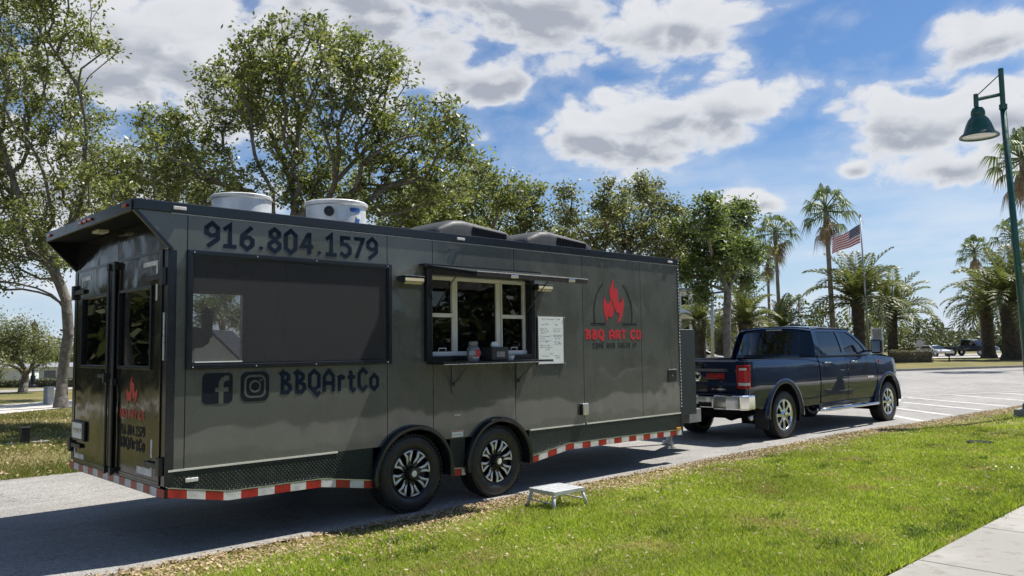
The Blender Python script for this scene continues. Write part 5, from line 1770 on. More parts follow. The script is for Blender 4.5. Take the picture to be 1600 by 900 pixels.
def fan_palm(px, py, depth, rpx, label, seed, lean=0.0, foot_px=None):
    rng = random.Random(seed)
    c = at(px, py, depth)
    base = foot(foot_px if foot_px else px + lean, depth)
    t = thing('fan_palm', label, 'palm tree', base, 0, 'tall fan palms')
    top = Vector((c[0] - base.x, c[1] - base.y, c[2]))
    Rc = rpx * depth / FPX
    k = Rc / 1.02
    pts = [Vector((0, 0, -.05)), Vector((top.x * .15, top.y * .15, top.z * .3)), Vector((top.x * .5, top.y * .5, top.z * .65)), top]
    pts = [pts[0] + (pts[1] - pts[0]) * 0] + pts[1:]
    fine = []
    for i in range(15):
        s = i / 14
        fine.append(Vector((top.x * s ** 1.4, top.y * s ** 1.4, -.05 + (top.z + .05) * s)))
    rr = [.105 * k * (1.5 - .5 * min(1, s * 6)) * (1 - .35 * s) if s < .92 else .10 * k for s in [i / 14 for i in range(15)]]
    MB().tube(fine, rr, 10).build('trunk', 'palm_bark', t, smooth=True)
    counts = [3, 4, 5, 6, 5, 2]
    for i, n in enumerate(counts):
        for j in range(n):
            o = bpy.data.objects.new('leaf', fan_mesh('live', i)); COL.objects.link(o); o.parent = t
            o.location = top + Vector((0, 0, .04 * k * (2 - i)))
            o.rotation_euler = (rng.uniform(-.2, .2), rng.uniform(-.15, .15), 2 * math.pi * (j + rng.uniform(-.3, .3)) / n + i)
            s = k * rng.uniform(.82, 1.08); o.scale = (s, s, s)
    for j in range(11):
        o = bpy.data.objects.new('dead_leaf', fan_mesh('dead', j % 3)); COL.objects.link(o); o.parent = t
        o.location = top + Vector((0, 0, -.12 * k - .14 * k * (j % 4)))
        o.rotation_euler = (rng.uniform(-.2, .2), rng.uniform(-.15, .15), 2 * math.pi * j / 11 + rng.uniform(-.3, .3))
        s = k * rng.uniform(.55, .85); o.scale = (s, s, s)
    return t
fan_palm(1290, 326, 62, 44, 'tall fan palm standing left of the flag', 1, foot_px=1303)
fan_palm(1211, 362, 64, 34, 'fan palm with brown skirt right of the bright green oak', 2, foot_px=1220)
fan_palm(1199, 404, 72, 26, 'shorter fan palm tucked behind the brown skirted one', 3, foot_px=1204)
fan_palm(1522, 392, 92, 28, 'far fan palm above the right hand date palms', 4, foot_px=1536)
fan_palm(1582, 368, 80, 32, 'fan palm half hidden behind the green lamp post', 5, foot_px=1602)
fan_palm(1596, 246, 48, 52, 'nearest fan palm cut off by the right edge', 6, foot_px=1640)
fan_palm(1234, 467, 120, 9, 'tiny far fan palm, left one of the distant pair', 7, foot_px=1236)
fan_palm(1248, 468, 120, 10, 'tiny far fan palm, right one of the distant pair', 8, foot_px=1249)
fan_palm(1222, 480, 110, 15, 'small far palm low between the fan palm trunks', 9, foot_px=1223)

DATE_MESH = {}
def date_mesh(i):
    if i in DATE_MESH: return DATE_MESH[i]
    el = [R(80), R(62), R(44), R(24), R(4), R(-24)][i]
    droop = [.5, .8, 1.0, 1.15, 1.2, 1.0][i]
    rng = random.Random(i)
    b = MB()
    n = 26
    pts = []
    x = z = 0.0; a = el
    for k in range(n + 1):
        pts.append(Vector((x, 0, z)))
        a -= droop * (1.5 / n) * (.25 + 1.5 * k / n)
        x += math.cos(a) / n; z += math.sin(a) / n
    b.tube(pts[::3], [.014 * (1 - .8 * i_ / 10) for i_ in range(len(pts[::3]))], 4, cap=False)
    for k in range(3, n + 1):
        t_ = (pts[k] - pts[k - 1]).normalized()
        up = Vector((-t_.z, 0, t_.x))
        s = k / n
        ln = .20 * math.sin(math.pi * min(1, .12 + s * .86)) ** .6 + .02
        for sg in (-1, 1):
            for h in (0, .5):
                p = pts[k] - t_ * h / n
                d = (Vector((0, sg, 0)) * .80 + t_ * .62 + up * (.32 if (k % 2) else .05)).normalized()
                e = p + d * ln * rng.uniform(.85, 1.1) + Vector((0, 0, -.035))
                mid = p + d * ln * .5
                w = t_ * .013
                b.add([p, mid + w, e, mid - w], [(0, 1, 2, 3)])
    me = bpy.data.meshes.new('frond'); me.from_pydata(b.v, [], b.f)
    me.materials.append(MATS['date_leaf'])
    DATE_MESH[i] = me
    return me
def date_palm(px, py, depth, rpx, label, seed, trunk_r=.42, counts=(5, 8, 10, 9, 5, 0)):
    rng = random.Random(seed)
    c = at(px, py, depth)
    base = foot(px, depth)
    t = thing('date_palm', label, 'palm tree', (c[0], c[1], 0), 0, 'stout date palms')
    L = rpx * depth / FPX * 1.25
    h = max(1.0, c[2])
    n = 16
    b = MB()
    prof = []
    for i in range(n + 1):
        s = i / n
        r = trunk_r * (1 + .5 * math.exp(-s * 9) + .22 * max(0, s - .70) / .3)
        prof.append((r * (1.05 if i % 2 else .96), -.05 + h * s))
    b.lathe(prof + [(.05, h * 1.02)], n=18)
    b.build('trunk', 'date_bark', t, smooth=True)
    for i, cnt in enumerate(counts):
        for j in range(cnt):
            o = bpy.data.objects.new('frond', date_mesh(i)); COL.objects.link(o); o.parent = t
            o.location = (0, 0, h - .05 * i)
            o.rotation_euler = (rng.uniform(-.12, .12), rng.uniform(-.12, .12), 2 * math.pi * (j + rng.uniform(-.35, .35)) / cnt + i * .7)
            s = L * rng.uniform(.82, 1.08); o.scale = (s, s, s)
    return t
date_palm(1340, 470, 62, 80, 'date palm behind the cab of the blue pickup', 11)
date_palm(1393, 494, 72, 64, 'date palm whose trunk rises from the clipped hedge', 12)
date_palm(1576, 470, 68, 84, 'thick trunked date palm at the right edge', 13, .66)
date_palm(1541, 482, 78, 60, 'date palm standing left of the thick trunked one', 14, .55)
date_palm(1092, 500, 56, 36, 'low date palm close to the trailer nose', 15)
date_palm(1165, 502, 54, 56, 'low date palm behind the back window of the pickup', 16)
date_palm(1222, 512, 60, 44, 'low date palm under the two fan palms', 17)
date_palm(1125, 520, 62, 34, 'lowest date palm beside the grey pole', 18)

# ------------------------------------------------------------------ hedges and far woods
def leaf_box(name, label, cat, base, size, rz, n, leaf, mt, seed, kind=None, group=None):
    rng = np.random.default_rng(seed)
    t = thing(name, label, cat, base, rz, group)
    C = rng.uniform(-.5, .5, (n, 3))
    ax = rng.integers(0, 3, n); sg = rng.choice([-.5, .5], n)
    m_ = rng.random(n) < .75
    C[np.arange(n)[m_], ax[m_]] = sg[m_] * rng.uniform(.86, 1.04, m_.sum())
    C[:, 2] += .5
    C *= np.array(size)
    C[:, 2] *= 1 + .10 * np.sin(C[:, 0] * 1.7 + seed) * .6
    V, F = leaf_quads(rng, C, leaf, leaf * .55)
    tag(np_mesh('foliage', V, F, mt, t), kind='stuff')
    b = MB().box(-size[0] * .47, size[0] * .47, -size[1] * .40, size[1] * .40, .0, size[2] * .86)
    b.build('twigs', 'bark', t)
    return t
hp = at(1424, 556, 63)
hrz = math.atan2(RT[1], RT[0])
leaf_box('hedge', 'clipped olive hedge across the junction behind the pickup bonnet', 'hedge', (hp[0], hp[1], .09), (2.7 * 1.05, 1.3, 1.0), hrz, 5200, .10, 'hedge_leaf', 5)
hp = at(55, 600, 42)
leaf_box('hedge', 'low dark hedge in front of the white building at far left', 'hedge', (hp[0], hp[1], -.02), (5.0, .9, .42), hrz, 4200, .10, 'wood_leaf', 6)

def woodland(name, spans, mt, seed, leaf):
    rng = np.random.default_rng(seed)
    Cs = []
    for px, depth, hgt, rad, n in spans:
        b = foot(px, depth)
        d = rng.normal(size=(n, 3)); d /= np.linalg.norm(d, axis=1, keepdims=True)
        d *= rng.uniform(.3, 1, (n, 1)) ** .5
        C = d * np.array([rad, rad, hgt * .5]) + np.array([b.x, b.y, hgt * .52])
        C[:, 2] = np.maximum(C[:, 2] + rng.normal(size=n) * .4, .1)
        Cs.append(C)
    C = np.concatenate(Cs)
    V, F = leaf_quads(rng, C, leaf, leaf * .6)
    return tag(np_mesh(name, V, F, mt), 'far belt of dark scrub and pines along the horizon', 'woodland', kind='stuff')
rng_ = random.Random(9)
sp = []
for px in range(1380, 1780, 9):
    dep = rng_.uniform(150, 210)
    sp.append((px + rng_.uniform(-4, 4), dep, rng_.uniform(3.4, 5.4) * (1.25 if rng_.random() < .2 else 1), rng_.uniform(2.2, 3.6), 330))
for px in range(1380, 1780, 11):
    sp.append((px, rng_.uniform(135, 150), rng_.uniform(1.8, 3.2), rng_.uniform(2, 3), 200))
woodland('far_woods', sp, 'wood_leaf', 3, .75)
sp = [(px + rng_.uniform(-6, 6), rng_.uniform(85, 120), rng_.uniform(4, 7), rng_.uniform(2.5, 4), 260) for px in range(1055, 1390, 16)]
woodland('shrub_belt', sp, 'wood_leaf', 4, .55)['label'] = 'belt of shrubs glimpsed between the palms behind the pickup'
sp = [(px + rng_.uniform(-6, 6), rng_.uniform(75, 100), rng_.uniform(2.6, 4.4), rng_.uniform(2.5, 4), 200) for px in range(-260, 330, 16)]
woodland('shrub_belt', sp, 'wood_leaf', 8, .5)['label'] = 'belt of far shrubs beyond the lawn at left'

def belt(name, x0, x1, y, hgt, n, mt, seed, leaf, label):
    rng = np.random.default_rng(seed)
    X = rng.uniform(x0, x1, n)
    hh = hgt * (.72 + .28 * np.sin(X * .31 + seed) * np.sin(X * .113 + 2))
    Z = rng.uniform(0, 1, n) ** .8 * hh
    Y = y + rng.normal(size=n) * 2.0
    V, F = leaf_quads(rng, np.stack([X, Y, Z], 1), leaf, leaf * .6)
    return tag(np_mesh(name, V, F, mt), label, 'woodland', kind='stuff')
belt('tree_belt', -40, 34, -32, 7.5, 15000, 'wood_leaf', 12, .95, 'belt of trees behind the viewpoint, mirrored in the trailer and pickup')
belt('tree_belt', 34, 130, -36, 15.0, 26000, 'wood_leaf', 13, 1.1, 'tall unseen belt of trees added far right to darken the reflections in the pickup')  # unseen trees, added tall to keep pale sky out of the truck paint
belt('tree_belt', -70, -2, 36, 9.0, 14000, 'wood_leaf', 14, 1.0, 'unseen belt of trees added beyond the left edge to darken the rear door reflections')  # out-of-view trees added so the door panes mirror something dark
def shrub_bed(name, x0, x1, y, n, label, seed):
    rng = np.random.default_rng(seed)
    X = rng.uniform(x0, x1, n)
    lump = .5 + .5 * np.sin(X * 1.1 + 1.3 * np.sin(X * .43)) * np.sin(X * .31 + 1)
    Y = y - rng.uniform(0, 1, n) * 3.0 + .9 * lump
    Z = rng.uniform(0, 1, n) * (.35 + .75 * lump)
    V, F = leaf_quads(rng, np.stack([X, Y, Z], 1), .16, .09)
    return tag(np_mesh(name, V, F, 'wood_leaf'), label, 'shrubs', kind='stuff')
shrub_bed('shrub_bed', -14, 36, -10.9, 42000, 'unseen bed of low shrubs added behind the viewpoint to shape the trailer side reflection', 21)  # unseen shrubs added for a dark lumpy edge above the mirrored paving
# ------------------------------------------------------------------ grass and fallen leaves
def visible(P, margin=260):
    d = P - CAM
    z = d @ FW
    x = 800 + FPX * (d @ RT) / z; y = 450 - FPX * (d @ UP) / z
    return (z > .3) & (x > -margin) & (x < 1600 + margin) & (y < 900 + margin)
def blades(name, P, H, W, mt, seed, label):
    rng = np.random.default_rng(seed)
    n = len(P)
    a = rng.uniform(0, 2 * np.pi, n)
    side = np.stack([np.cos(a), np.sin(a), np.zeros(n)], 1)
    b = rng.uniform(0, 2 * np.pi, n); ln = rng.uniform(.2, 1.3, n)
    h = H * rng.uniform(.5, 1.25, n)
    lean = np.stack([np.cos(b) * ln * h, np.sin(b) * ln * h, h], 1)
    w = (W * rng.uniform(.7, 1.3, n))[:, None]
    V = np.stack([P - side * w, P + side * w, P + lean], 1).reshape(-1, 3)
    F = np.arange(3 * n).reshape(-1, 3)
    return tag(np_mesh(name, V, F, mt), label, 'grass', kind='stuff')
rng = np.random.default_rng(77)
n = 1300000
X = rng.uniform(-3, 26.3, n); U = rng.uniform(0, 1, n)
ex_ = np.interp(X, [p[0] for p in LAWN_EDGE], [p[1] for p in LAWN_EDGE])
Y = ex_ + .03 + (-4.44 - ex_) * U
dist = np.hypot(X - CAM[0], Y - CAM[1])
dens = np.clip(1.25 - dist / 17.0, .10, 1.0) ** 1.3
fromedge = ex_ - Y
wob = .16 * np.sin(X * 1.9) + .12 * np.sin(X * 4.3 + 1)
dens *= np.clip((fromedge - .25 + wob) / .9, .06, 1.0)
wear = .5 + .5 * np.sin(X * .9 + Y * 2.1) * np.sin(Y * 1.7 - X * .35 + 2)
dens *= .62 + .38 * wear
keep = rng.random(n) < dens
X, Y, dist, fromedge = X[keep], Y[keep], dist[keep], fromedge[keep]
HZ = np.array([hump(x, y - e) for x, y, e in zip(X, Y, np.interp(X, [p[0] for p in LAWN_EDGE], [p[1] for p in LAWN_EDGE]))])
P = np.stack([X, Y, HZ - .004], 1)
k = visible(P)
P = P[k]; dist = dist[k]
tall = .5 + .5 * np.sin(P[:, 0] * 2.3 + np.sin(P[:, 1] * 3.1) * 1.5) + 1.1 * np.clip(np.sin(P[:, 0] * 5.1 + 2 * np.sin(P[:, 1] * 2.7)) * np.sin(P[:, 1] * 6.3 + P[:, 0]) - .72, 0, 1) * 4
H = (.024 + .016 * tall) * (1 + .012 * dist)
H = np.where(np.abs(P[:, 1] + 4.35) < .12, H * 1.5, H)
Wd = .0032 + .00040 * dist
blades('grass', P, H, Wd, 'grass_near', 5, 'sunlit mown grass strip between the road and the pavement')
n = 150000
X = rng.uniform(-3, 8, n); Y = 5.83 + 15.0 * rng.uniform(0, 1, n) ** 1.25
patch = np.sin(X * .8 + Y * .5) * np.sin(Y * .9 - X * .3 + 1)
keep = (rng.random(n) < np.clip(.55 + .5 * patch + np.clip((8.3 - Y) / 2.5, 0, 1), .12, 1)) & (Y < 17.8 + X * .8)
P = np.stack([X, Y, np.full(n, -.034)], 1)[keep]
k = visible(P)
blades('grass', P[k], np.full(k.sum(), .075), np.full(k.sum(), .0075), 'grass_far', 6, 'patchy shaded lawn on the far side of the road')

wrng = np.random.default_rng(41)
nc = 170
cx_ = wrng.uniform(-1, 16, nc); cy_ = np.where(wrng.random(nc) < .55, -4.38 + np.abs(wrng.normal(size=nc)) * .35, wrng.uniform(-4.3, -.7, nc))
kk = wrng.integers(25, 90, nc)
WX = np.repeat(cx_, kk) + wrng.normal(size=kk.sum()) * .07; WY = np.repeat(cy_, kk) + wrng.normal(size=kk.sum()) * .05
WP = np.stack([WX, np.maximum(WY, -4.5), np.array([hump(x, y + .16) for x, y in zip(WX, WY)])], 1)
WP = WP[visible(WP)]
leaf_mat('weed_leaf', (.070, .120, .022), (.150, .210, .045), None, .35, .5, .3)
blades('weeds', WP, np.full(len(WP), .045), np.full(len(WP), .0075), 'weed_leaf', 15, 'dark weedy clumps in the grass strip')
def litter(name, P, size, seed, label):
    rng = np.random.default_rng(seed)
    n = len(P)
    V, F = leaf_quads(rng, P, size, size * .5, up_bias=1.1)
    return tag(np_mesh(name, V, F, 'dry_leaf'), label, 'leaf litter', kind='stuff')
n = 24000
X = -2.5 + 26 * rng.uniform(0, 1, n) ** 1.15
e = np.interp(X, [p[0] for p in LAWN_EDGE], [p[1] for p in LAWN_EDGE])
off_ = np.abs(rng.normal(size=n)) * (.46 + .16 * np.sin(X * 1.3)) - .07 * rng.random(n)
Y = e - off_
Zl_ = np.array([max(hump(x, y - ee), 0) for x, y, ee in zip(X, Y, e)]) + rng.uniform(.006, .03, n)
Pn = np.stack([X, Y, Zl_], 1)
n2 = 2600
X2 = rng.uniform(-2, 24, n2); e2 = np.interp(X2, [p[0] for p in LAWN_EDGE], [p[1] for p in LAWN_EDGE])
Y2 = e2 + (-4.4 - e2) * rng.uniform(0, 1, n2) ** 1.2
P2 = np.stack([X2, Y2, np.array([hump(x, y - ee) for x, y, ee in zip(X2, Y2, e2)]) + rng.uniform(.018, .042, n2)], 1)
Pn = np.concatenate([Pn, P2]); Pn = Pn[visible(Pn)]
litter('fallen_leaves', Pn, .040, 4, 'dry tan oak leaves drifted along the grass edge of the road')
n = 6000
X = rng.uniform(-3, 9, n); Y = 5.9 + 14 * rng.uniform(0, 1, n)
Pn = np.stack([X, Y, rng.uniform(-.01, .03, n)], 1); Pn = Pn[visible(Pn)]
litter('fallen_leaves', Pn, .075, 5, 'dry leaves scattered under the big oak at left')

fr_ = np.random.default_rng(52)
FX = 9.6 + fr_.normal(size=70) * .9; FY = -3.9 + fr_.normal(size=70) * .22
FP = np.stack([FX, np.maximum(FY, -4.35), np.full(70, .085)], 1)
V, F = leaf_quads(fr_, FP, .020, .020, 1.2)
tag(np_mesh('flowers', V, F, 'white_paint'), 'scattered tiny white flowers in the grass near the pavement', 'flowers', kind='stuff')
# ------------------------------------------------------------------ street furniture and other things
# folding aluminium work step on the grass
stp = thing('work_step', 'folding aluminium work step standing on the grass beside the trailer', 'step', (3.57, -1.03, .045), R(-3))
stp.scale = (.88, .88, .88)
for k in range(5):
    y = -.206 + k * .0835
    MB().box(-.24, .24, y, y + .066, .205, .222).build('slat', 'alu_step', stp, bevel=.004)
b = MB()
for x in (-.25, .241):
    b.box(x, x + .009, -.215, .215, .178, .223)
for y in (-.218, .2095):
    b.box(-.241, .241, y, y + .0085, .178, .223)
b.build('frame', 'alu_step', stp, bevel=.003)
for sx in (-1, 1):
    for sy in (-1, 1):
        lg = MB().tube([(sx * .225, sy * .185, .185), (sx * .27, sy * .235, .0)], .019, 8)
        lo_ = lg.build('leg', 'alu_step', stp, smooth=True)
        MB().tube([(sx * .264, sy * .228, .025), (sx * .272, sy * .237, -.012)], .024, 8).build('rubber_foot', 'rubber', lo_, smooth=True)
for sx in (-1, 1):
    MB().tube([(sx * .247, -.210, .09), (sx * .247, .210, .09)], .010, 6).build('stretcher', 'alu_step', stp, smooth=True)

# utility cover in the lawn
uc = thing('utility_cover', 'round black utility cover set in the grass strip', 'cover', (11.95, -2.55, .02))
MB().lathe([(.20, -.05), (.20, .045), (.185, .055), (.17, .050), (.001, .052)], n=28).build('cover_plate', 'black_matt', uc, auto=40)
MB().lathe([(.225, -.04), (.225, .03), (.203, .03)], n=28).build('cover_ring', 'black_matt', uc, auto=40)

# green street lamp
lb_ = np.array(at(1612, 655, 1.0)) - CAM
tt = -CAM[2] / lb_[2]
lbase = CAM + lb_ * tt
ld = float((lbase - CAM) @ FW)
lamp = thing('street_lamp', 'tall green street lamp with a bell shaped shade at right', 'street lamp', tuple(lbase))
def LP(x, y):
    return Vector(at(x, y, ld)) - Vector(lbase)
b = MB().box(-.27, .27, -.27, .27, -.05, .22)
b.build('footing', 'concrete', lamp, bevel=.02)
MB().lathe([(.16, .22), (.16, .30), (.12, .36), (.10, .62), (.085, .66)], n=20).build('base_collar', 'plastic_black', lamp, auto=40)
top = LP(1563.5, 107)
p_mid = LP(1567.5, 170)
MB().tube([(0, 0, .25), tuple(p_mid)], [.075, .062], 16).build('pole', 'lamp_green', lamp, smooth=True)
MB().tube([tuple(LP(1567.2, 165)), tuple(top)], .052, 14).tube([tuple(LP(1567.6, 171)), tuple(LP(1567.2, 163))], .080, 14).build('pole_top', 'lamp_green', lamp, auto=40)
MB().tube([tuple(LP(1566, 147)), tuple(LP(1524, 156))], .040, 8).tube([tuple(LP(1524.6, 147)), tuple(LP(1525.4, 167))], .048, 12).build('arm', 'lamp_green', lamp, auto=40)
MB().tube([tuple(LP(1527, 149)), tuple(LP(1560, 118))], .012, 6).build('stay', 'lamp_green', lamp)
sc = ld / FPX
c = LP(1530, 213)
bell = [(.05, 46), (.10, 45), (.135, 40), (.14, 34), (.13, 33), (.145, 31), (.20, 26), (.245, 19), (.275, 12), (.30, 6), (.38, 1), (.385, -1.5), (.36, 0), (.28, 5), (.24, 15), (.001, 30)]
q = (UP * 1.0); ax_ = Vector((0.0, 0.0, 1.0))
sh_o = MB().lathe([(r, h * sc) for r, h in bell], tuple(c), 2, 32).build('shade', 'lamp_green', lamp, auto=50)
MB().lathe([(.235, 15 * sc), (.30, 5 * sc), (.355, .5 * sc), (.30, -.5 * sc), (.10, -1 * sc), (.001, -1.2 * sc)], tuple(c), 2, 28).build('lens', 'lens_clear', sh_o, smooth=True)

# flag
fb_ = foot(1358, 60)
flag = thing('flagpole', 'tall silver flagpole rising behind the date palm', 'flagpole', fb_)
tp = Vector(at(1344, 338, 60)) - fb_
MB().tube([(0, 0, 0), tuple(tp)], [.085, .055], 12).build('pole', 'galv', flag, smooth=True)
MB().lathe([(.001, -.10), (.10, 0), (.001, .10)], (tp.x, tp.y, tp.z + .08), 2, 12).build('finial', 'lens_amber', flag, smooth=True)
usf = thing('flag', 'red white and blue striped flag flying left of its pole', 'flag', fb_)
c00, c01 = Vector(at(1343.2, 350, 60)) - fb_, Vector(at(1344.4, 379, 60)) - fb_
c10, c11 = Vector(at(1302, 374, 60)) - fb_, Vector(at(1299.5, 396, 60)) - fb_
fwd = Vector(FW)
def fp(u, v):
    a = c00.lerp(c01, v); b_ = c10.lerp(c11, v)
    p = a.lerp(b_, u)
    sag = math.sin(u * math.pi) * -.12 * (1 - u * .2)
    return p + fwd * (.16 * math.sin(u * 8.5 + v * 1.2) * u ** .6) + Vector((0, 0, sag * .4 + .05 * math.sin(u * 9 + v * 2) * u))
for s_ in range(13):
    b = MB()
    u0 = .40 if s_ < 7 else 0.0
    n = 14
    for i in range(n + 1):
        u = u0 + (1 - u0) * i / n
        b.v += [tuple(fp(u, s_ / 13)), tuple(fp(u, (s_ + 1) / 13))]
    for i in range(n):
        b.f.append((2 * i, 2 * i + 2, 2 * i + 3, 2 * i + 1))
    b.build('stripe', ('flag_red', 'white_paint')[s_ % 2], usf, smooth=True, recalc=False)
b = MB()
for i in range(7):
    for v in range(5):
        b.v.append(tuple(fp(.40 * i / 6, 7 / 13 * v / 4)))
for i in range(6):
    for v in range(4):
        b.f.append((i * 5 + v, i * 5 + v + 1, (i + 1) * 5 + v + 1, (i + 1) * 5 + v))
mat('flag_blue', (.012, .020, .085), .7, 0, .1)
cn = b.build('canton', 'flag_blue', usf, smooth=True, recalc=False)
b = MB()
for r_ in range(9):
    for c_ in range(6 if r_ % 2 == 0 else 5):
        u = .40 * ((c_ + (.5 if r_ % 2 else 0)) + .5) / 6.0; v = 7 / 13 * (r_ + .5) / 9
        p = fp(u, v) - fwd * .012
        ex = (fp(u + .01, v) - fp(u, v)).normalized(); ey = (fp(u, v + .01) - fp(u, v)).normalized()
        st = []
        for k in range(10):
            a = math.pi * k / 5 - math.pi / 2
            rr = .042 if k % 2 == 0 else .018
            st.append(tuple(p + ex * math.cos(a) * rr + ey * math.sin(a) * rr))
        b.add(st, [tuple(range(10))])
tag(b.build('stars', 'white_paint', cn, recalc=False), kind='stuff')

# grey pole near the trailer nose, site sign, mail box, road sign
gp = foot(1112, 50)
t = thing('light_pole', 'plain grey metal pole beside the trailer nose', 'pole', gp)
tpp = Vector(at(1113, 300, 50)) - gp
MB().tube([(0, 0, 0), (tpp.x * .5, tpp.y * .5, tpp.z * .5)], [.115, .09], 14).build('shaft', 'galv', t, smooth=True)
MB().lathe([(.20, 0), (.20, .25), (.14, .32)], n=16).build('base_cover', 'galv', t, auto=40)
sg = foot(1371, 58)
t = thing('sign_board', 'pale two post sign board between the date palm trunks', 'sign', sg, hrz)
MB().box(-.33, .33, -.03, .03, .25, 1.72 + 1.0).build('panel', 'galv', t, bevel=.01)
MB().box(-.30, .30, -.036, -.0305, .32, 2.66).build('face', 'grey_plastic', t)
for x in (-.42, .36):
    MB().box(x, x + .06, -.03, .03, 0, 2.85).build('post', 'white_paint', t)
mbx = foot(1482, 64)
t = thing('mail_box', 'small black mail box on a post across the junction', 'mail box', (mbx.x, mbx.y, .10), hrz)
MB().box(-.04, .04, -.04, .04, 0, .52).build('post', 'black_matt', t)
b = MB().prism([(-.14, .50), (.14, .50), (.14, .63), (.10, .70), (0, .73), (-.10, .70), (-.14, .63)], 0, -.27, .27)
b.xf(lambda x, y, z: (x, y, z)).build('box', 'plastic_black', t, bevel=.01)
rs = foot(1437, 88)
t = thing('road_sign', 'small round road sign on a thin post by the far road', 'sign', rs, hrz)
MB().tube([(0, 0, 0), (0, 0, 1.75)], .04, 8).build('post', 'galv', t)
MB().lathe([(.001, -.02), (.42, -.02), (.42, .02), (.001, .02)], (0, -.06, 1.55), 1, 24).build('plate', 'galv', t)

# left lawn: ground light, utility pedestal, black lamp post
g1 = thing('ground_light', 'squat black ground light in the far lawn left of the trailer', 'light', (1.42, 10.9, -.03))
MB().box(-.075, .075, -.075, .075, 0, .30).build('post', 'plastic_black', g1, bevel=.012)
MB().box(-.095, .095, -.095, .095, .30, .325).build('cap', 'plastic_black', g1, bevel=.008)
MB().box(-.30, .42, -.06, .16, .0, .035).build('base_plate', 'concrete', g1, bevel=.01)
g2 = thing('utility_pedestal', 'slim grey utility pedestal beside the big oak trunk', 'pedestal', (5.05, 24.0, -.02), .5)
MB().box(-.13, .13, -.10, .10, 0, .55).build('cabinet', 'galv', g2, bevel=.015)
MB().box(-.145, .145, -.115, .115, .55, .60).build('cap', 'galv', g2, bevel=.015)
g3 = thing('park_lamp', 'black park lamp post on the far lawn at left', 'street lamp', foot(53, 41))
MB().lathe([(.20, 0), (.20, .10), (.13, .16), (.12, .55), (.07, .65), (.055, 2.75), (.07, 2.80)], n=16).build('post', 'black_trim', g3, auto=40)
MB().lathe([(.10, 2.80), (.17, 3.15), (.19, 3.18), (.06, 3.34), (.02, 3.46), (.001, 3.5)], n=12).build('lantern', 'black_trim', g3, auto=40)
MB().box(-.22, .22, -.22, .22, -.03, .0).build('footing', 'concrete', g3)

# low white outbuilding at far left
def low_building(px0, px1, depth, h, label):
    a = foot(px0, depth); b_ = foot(px1, depth)
    L = (b_ - a).length
    t = thing('outbuilding', label, 'building', a, math.atan2(b_.y - a.y, b_.x - a.x))
    MB().box(0, L, 0, 2.4, -.05, h).build('wall', 'white_paint', t)
    MB().prism([(-.15, h + .002), (1.2, h + .22), (2.6, h + .002)], 0, -.15, L + .15).build('roof', 'galv', t)
    for k in range(int(L / 1.1)):
        x = .3 + k * 1.1
        MB().box(x, x + .62, -.02, -.002, .0, h * .8).build('door', ('grey_plastic', 'white_paint')[k % 2], t)
low_building(-140, 36, 46, .92, 'low white outbuilding behind the small grey oak')
low_building(62, 122, 44, .98, 'low white outbuilding behind the trunk of the big oak')
# shed seen through the porch windows
sdp = at(330, 545, 25.5)
t = thing('garden_shed', 'pale pitched roof shed seen through the porch screen', 'shed', (sdp[0], sdp[1], -.03), hrz)
MB().prism([(-.95, 0), (.95, 0), (.95, 1.45), (.06, 2.30), (-.06, 2.30), (-.95, 1.45)], 1, 0, 1.8).build('wall', 'white_paint', t)
for s_ in (-1, 1):
    b = MB().prism([(s_ * 1.10, 1.36), (s_ * 1.06, 1.30), (0, 2.33), (0, 2.42)], 1, -.12, 1.92)
    b.build('roof', 'plastic_black', t)
MB().box(-.35, .35, -.02, -.003, 0, 1.4).build('door', 'grey_plastic', t)

# buildings glimpsed behind the palms
def block(px0, px1, depth, z1, storeys, label, roofmat='galv', hip=0.0, nwin=4, wallmat='white_paint'):
    a = foot(px0, depth); b_ = foot(px1, depth)
    L = (b_ - a).length
    t = thing('building', label, 'building', a, math.atan2(b_.y - a.y, b_.x - a.x))
    MB().box(0, L, 0, 9, -.05, z1).build('wall', wallmat, t)
    if hip:
        b = MB().add([(-.6, -.6, z1 + .002), (L + .6, -.6, z1 + .002), (L + .6, 9.6, z1 + .002), (-.6, 9.6, z1 + .002), (hip * 2, 4.5, z1 + hip), (L - hip * 2, 4.5, z1 + hip)],
                     [(0, 1, 5, 4), (1, 2, 5), (2, 3, 4, 5), (3, 0, 4), (0, 3, 2, 1)])
        b.build('roof', roofmat, t)
    else:
        MB().box(-.4, L + .4, -.4, 9.4, z1 + .002, z1 + .35).build('roof', roofmat, t)
    sh = z1 / storeys
    for s_ in range(storeys):
        for k in range(nwin):
            x = L * (k + .5) / nwin
            w = L / nwin * .28
            wf = MB().box(x - w, x + w, -.06, -.002, s_ * sh + sh * .30, s_ * sh + sh * .82).build('window', 'grey_plastic', t)
            MB().box(x - w * .85, x + w * .85, -.075, -.0605, s_ * sh + sh * .35, s_ * sh + sh * .77).build('pane', 'truck_glass', wf)
        if s_:
            MB().box(L * .1, L * .9, -1.0, -.08, s_ * sh - .12, s_ * sh + .04).build('balcony', wallmat, t)
mat('stucco', (.62, .58, .50), .85, 0, .08)
mat('tile_roof', (.30, .22, .17), .8, 0, .15)
block(1040, 1104, 88, 7.6, 3, 'white three storey building glimpsed behind the trailer nose', nwin=3)
block(1118, 1262, 122, 3.4, 1, 'low stucco building with a brown hipped roof behind the palms', 'tile_roof', 2.2, 6, 'stucco')

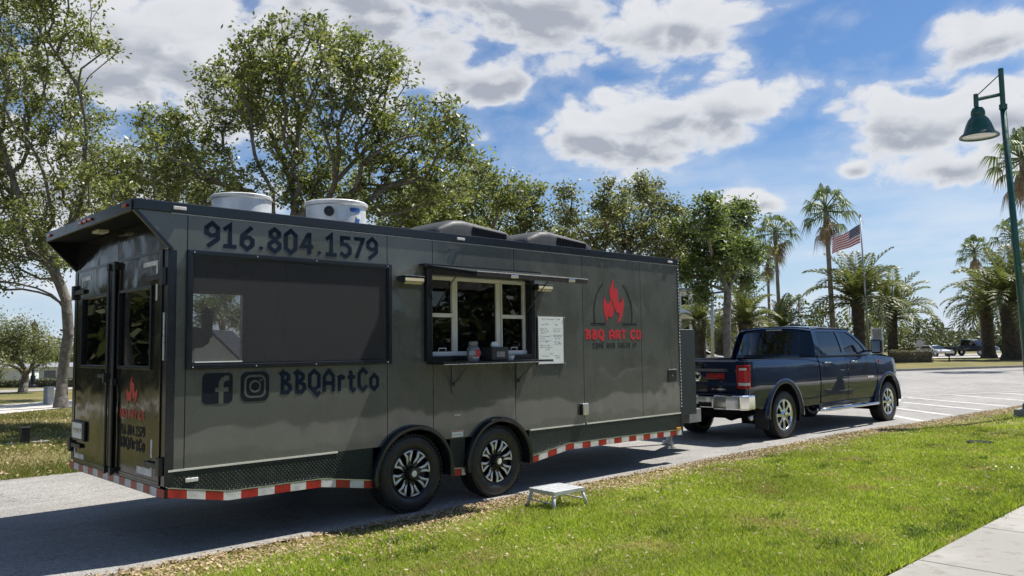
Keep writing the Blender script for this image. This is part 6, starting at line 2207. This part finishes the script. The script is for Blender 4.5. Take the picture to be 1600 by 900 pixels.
# other vehicles
def far_vehicle(px, depth, paint, label, rz, kind='pickup', z=.11, s=1.0):
    p = foot(px, depth)
    t = thing('parked_car', label, 'car', (p.x, p.y, z), rz)
    t.scale = (s, s, s)
    if kind == 'pickup':
        prof = [(-2.7, .55), (-2.72, 1.05), (-.9, 1.08), (-.72, 1.12), (1.15, 1.12), (2.35, 1.05), (2.7, .95), (2.75, .55)]
        roof = [(-.75, 1.10), (-.60, 1.75), (-.3, 1.82), (.45, 1.80), (.75, 1.70), (1.35, 1.10)]
    else:
        prof = [(-2.2, .45), (-2.25, .90), (-1.9, 1.0), (1.1, .95), (2.1, .82), (2.25, .70), (2.25, .42)]
        roof = [(-1.75, .98), (-1.2, 1.40), (-.6, 1.47), (.2, 1.44), (1.15, .94)]
    MB().prism(prof, 1, -.92, .92).build('body', paint, t, bevel=.08, seg=3)
    MB().prism(roof, 1, -.78, .78).build('cabin', paint, t, bevel=.08, seg=3)
    x0, x1 = roof[1][0], roof[-2][0]
    zb, zt = roof[0][1] + .06, roof[2][1] - .12
    for s_ in (-1, 1):
        MB().prism([(roof[0][0] + .14, zb), (x0 + .12, zt), (x1 - .05, zt), (roof[-1][0] - .22, zb)], 1, min(s_ * .785, s_ * .79), max(s_ * .785, s_ * .79)).build('window', 'truck_glass', t)
        MB().box(roof[-1][0] + .6 + .75, roof[-1][0] + .6 + .80, min(s_ * .6, s_ * .86), max(s_ * .6, s_ * .86), .72, .86).build('headlight', 'lens_clear', t)
    wsx = roof[-1][0]
    MB().add([(wsx - .0, -.66, zb), (wsx - .0, .66, zb), (x1 + .10, .6, zt + .03), (x1 + .10, -.6, zt + .03)], [(0, 1, 2, 3)]).build('windscreen', 'truck_glass', t, recalc=False)
    MB().box(prof[-1][0] - .02, prof[-1][0] + .06, -.85, .85, .40, .62).build('front_bumper', 'chrome', t, bevel=.02)
    for x in (-1.55, 1.65):
        for s_ in (-1, 1):
            build_wheel(t, (x, s_ * .80, .38), .38, .24, 'plain', s_, .24)
    return t
vrz = YAW
toward = math.atan2(-FW[1], -FW[0])
far_vehicle(1458, 88, 'car_silver', 'silver vehicle heading this way on the far road', toward + .12, 'sedan', s=.85)
far_vehicle(1516, 90, 'car_dark', 'dark pickup on the far road left of the date palms', toward + .5, 'pickup')
far_vehicle(1097, 58, 'car_white', 'white car parked between the trailer nose and the pickup', toward + 1.2, 'sedan', -.02)
